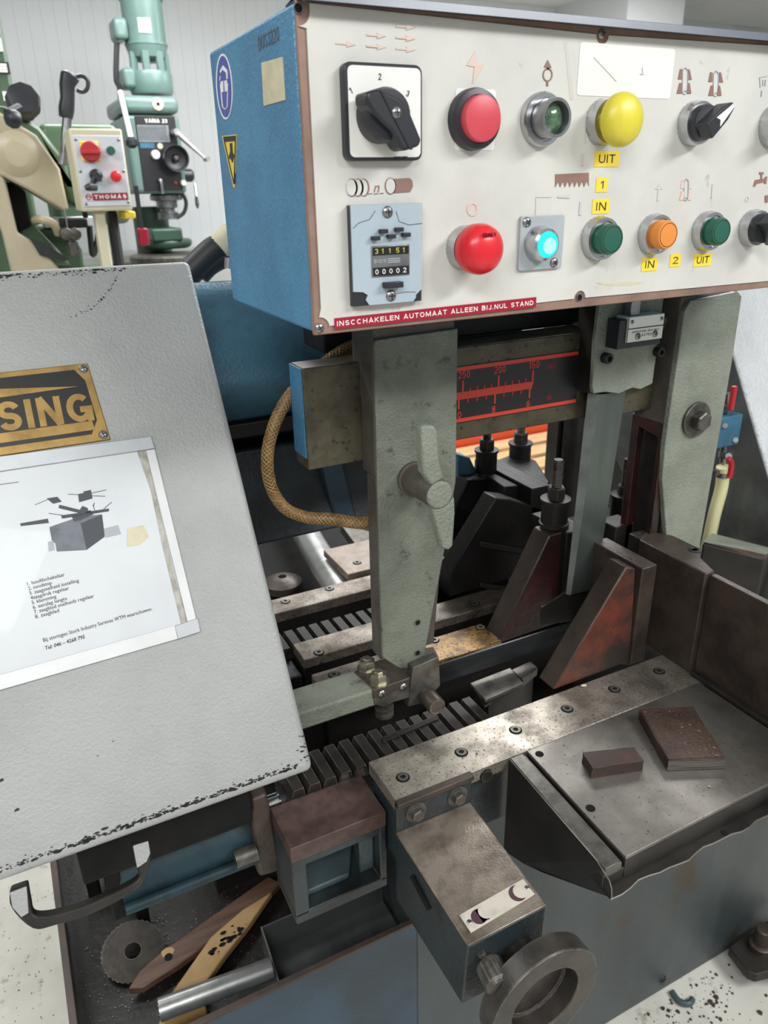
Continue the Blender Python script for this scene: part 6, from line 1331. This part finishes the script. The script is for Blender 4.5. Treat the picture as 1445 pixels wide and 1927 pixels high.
# brown wooden file handle strip
def plank(name, label, pts, z, th, m, cat, tip_up=0):
    mb = MB(); P_ = [PZ(a, b, z) for a, b in pts]; mb.prism(P_, (0, 0, -th)); return tag(mb.build(name, m, None, .002), label, cat)
o = plank('brown_wooden_slat', 'dark brown wooden slat with a hole and pointed end in the chip tray', [(241, 1860), (262, 1826), (310, 1785), (400, 1722), (505, 1648), (528, 1660), (500, 1692), (420, 1752), (340, 1812), (268, 1858)], .462, .012, 'wood_brown', 'wood strip')
mb = MB(); q = PZ(317, 1801, .4622); mb.lathe(q, EZ, [(.0055, 0), (.0055, .0006)], 16); mb.build('hole', 'shade_oil_black', o)
mb = MB(); q = PZ(315, 1793, .4621); mb.prism([q + V((.010*math.cos(k*.785)*(1 if k < 4 else .8), .008*math.sin(k*.785), 0)) for k in range(8)], (0, 0, .0004)); mb.build('bare_wood', 'wood_pale', o)
o = plank('pale_wooden_stick', 'pale pointed wooden stick with dark oil spots crossing under the steel tube', [(512, 1677), (455, 1712), (396, 1763), (322, 1868), (296, 1930), (384, 1932), (390, 1905), (378, 1862), (425, 1795), (470, 1738)], .464, .012, 'wood_pale', 'wood strip')
mb = MB(); r = random.Random(3)
for i in range(22):
    f = r.random(); px, py = 388 + (452 - 388) * f + r.uniform(-9, 9), 1802 + (1742 - 1802) * f + r.uniform(-9, 9); q = PZ(px, py, .4642); s = r.uniform(.0008, .0035)
    mb.prism([q + V((s*1.6*math.cos(k) , s*math.sin(k), 0)) for k in range(6)], (0, 0, .0003))
mb.build('oil_spots', 'shade_oil_black', o, smooth=0)['kind'] = 'stuff'
a, b_ = PZ(300, 1901, .483), PZ(512, 1822, .483)
mb = MB(); rt = 20.5 * dep(a) / F; dd = (b_ - a).normalized(); mb.lathe(a, dd, [(rt*.8, .02), (rt*.8, 0), (rt, 0), (rt, (b_-a).length - .004), (rt*.93, (b_-a).length), (.001, (b_-a).length)], 32, close=True)
tag(mb.build('steel_tube', 'steel_plain'), 'bright round steel tube lying across the front of the chip tray', 'tube')
mb = MB(); r = random.Random(11)
for i in range(420):
    x, y = r.uniform(-.07, .16), r.uniform(.66, .86); s = r.uniform(.0005, .0016)
    mb.prism([V((x + s*math.cos(k*2.1 + i), y + s*math.sin(k*2.1 + i), ZTr)) for k in range(3)], (0, 0, s))
o = mb.build('tray_swarf', 'chip_metal', smooth=0); o['kind'] = 'stuff'; tag(o, 'bright metal swarf specks scattered on the dark tray floor', 'swarf')
# floor dirt
mb = MB(); r = random.Random(5)
for i in range(260):
    px, py = r.gauss(1290, 70), r.gauss(1885, 45); q = PZ(px, py, 0)
    if q.y > .62: continue
    s = abs(r.gauss(0, .0016)) + .0005; mb.prism([q + V((s*math.cos(k*1.26 + i)*r.uniform(.6, 1.2), s*math.sin(k*1.26 + i), 0)) for k in range(5)], (0, 0, s*.6))
for i in range(60):
    px, py = r.uniform(0, 110), r.uniform(1660, 1925); q = PZ(px, py, 0); s = r.uniform(.0006, .0016); mb.prism([q + V((s*math.cos(k*1.26 + i), s*math.sin(k*1.26 + i), 0)) for k in range(5)], (0, 0, .0008))
o = mb.build('floor_grit', 'cast_brown', smooth=0); o['kind'] = 'stuff'; tag(o, 'dark grit and swarf scattered on the pale concrete floor by the base', 'grit')
mb = MB(); q = PZ(1287, 1882, .0); mb.tube(smooth_path([q + V((-.012, .02, .006)), q + V((-.014, 0, .006)), q + V((-.002, -.012, .007)), q + V((.012, -.008, .006))]), .006, 8); tag(mb.build('green_scrap', 'teal_grey'), 'small curled green scrap on the floor in front of the base', 'scrap')
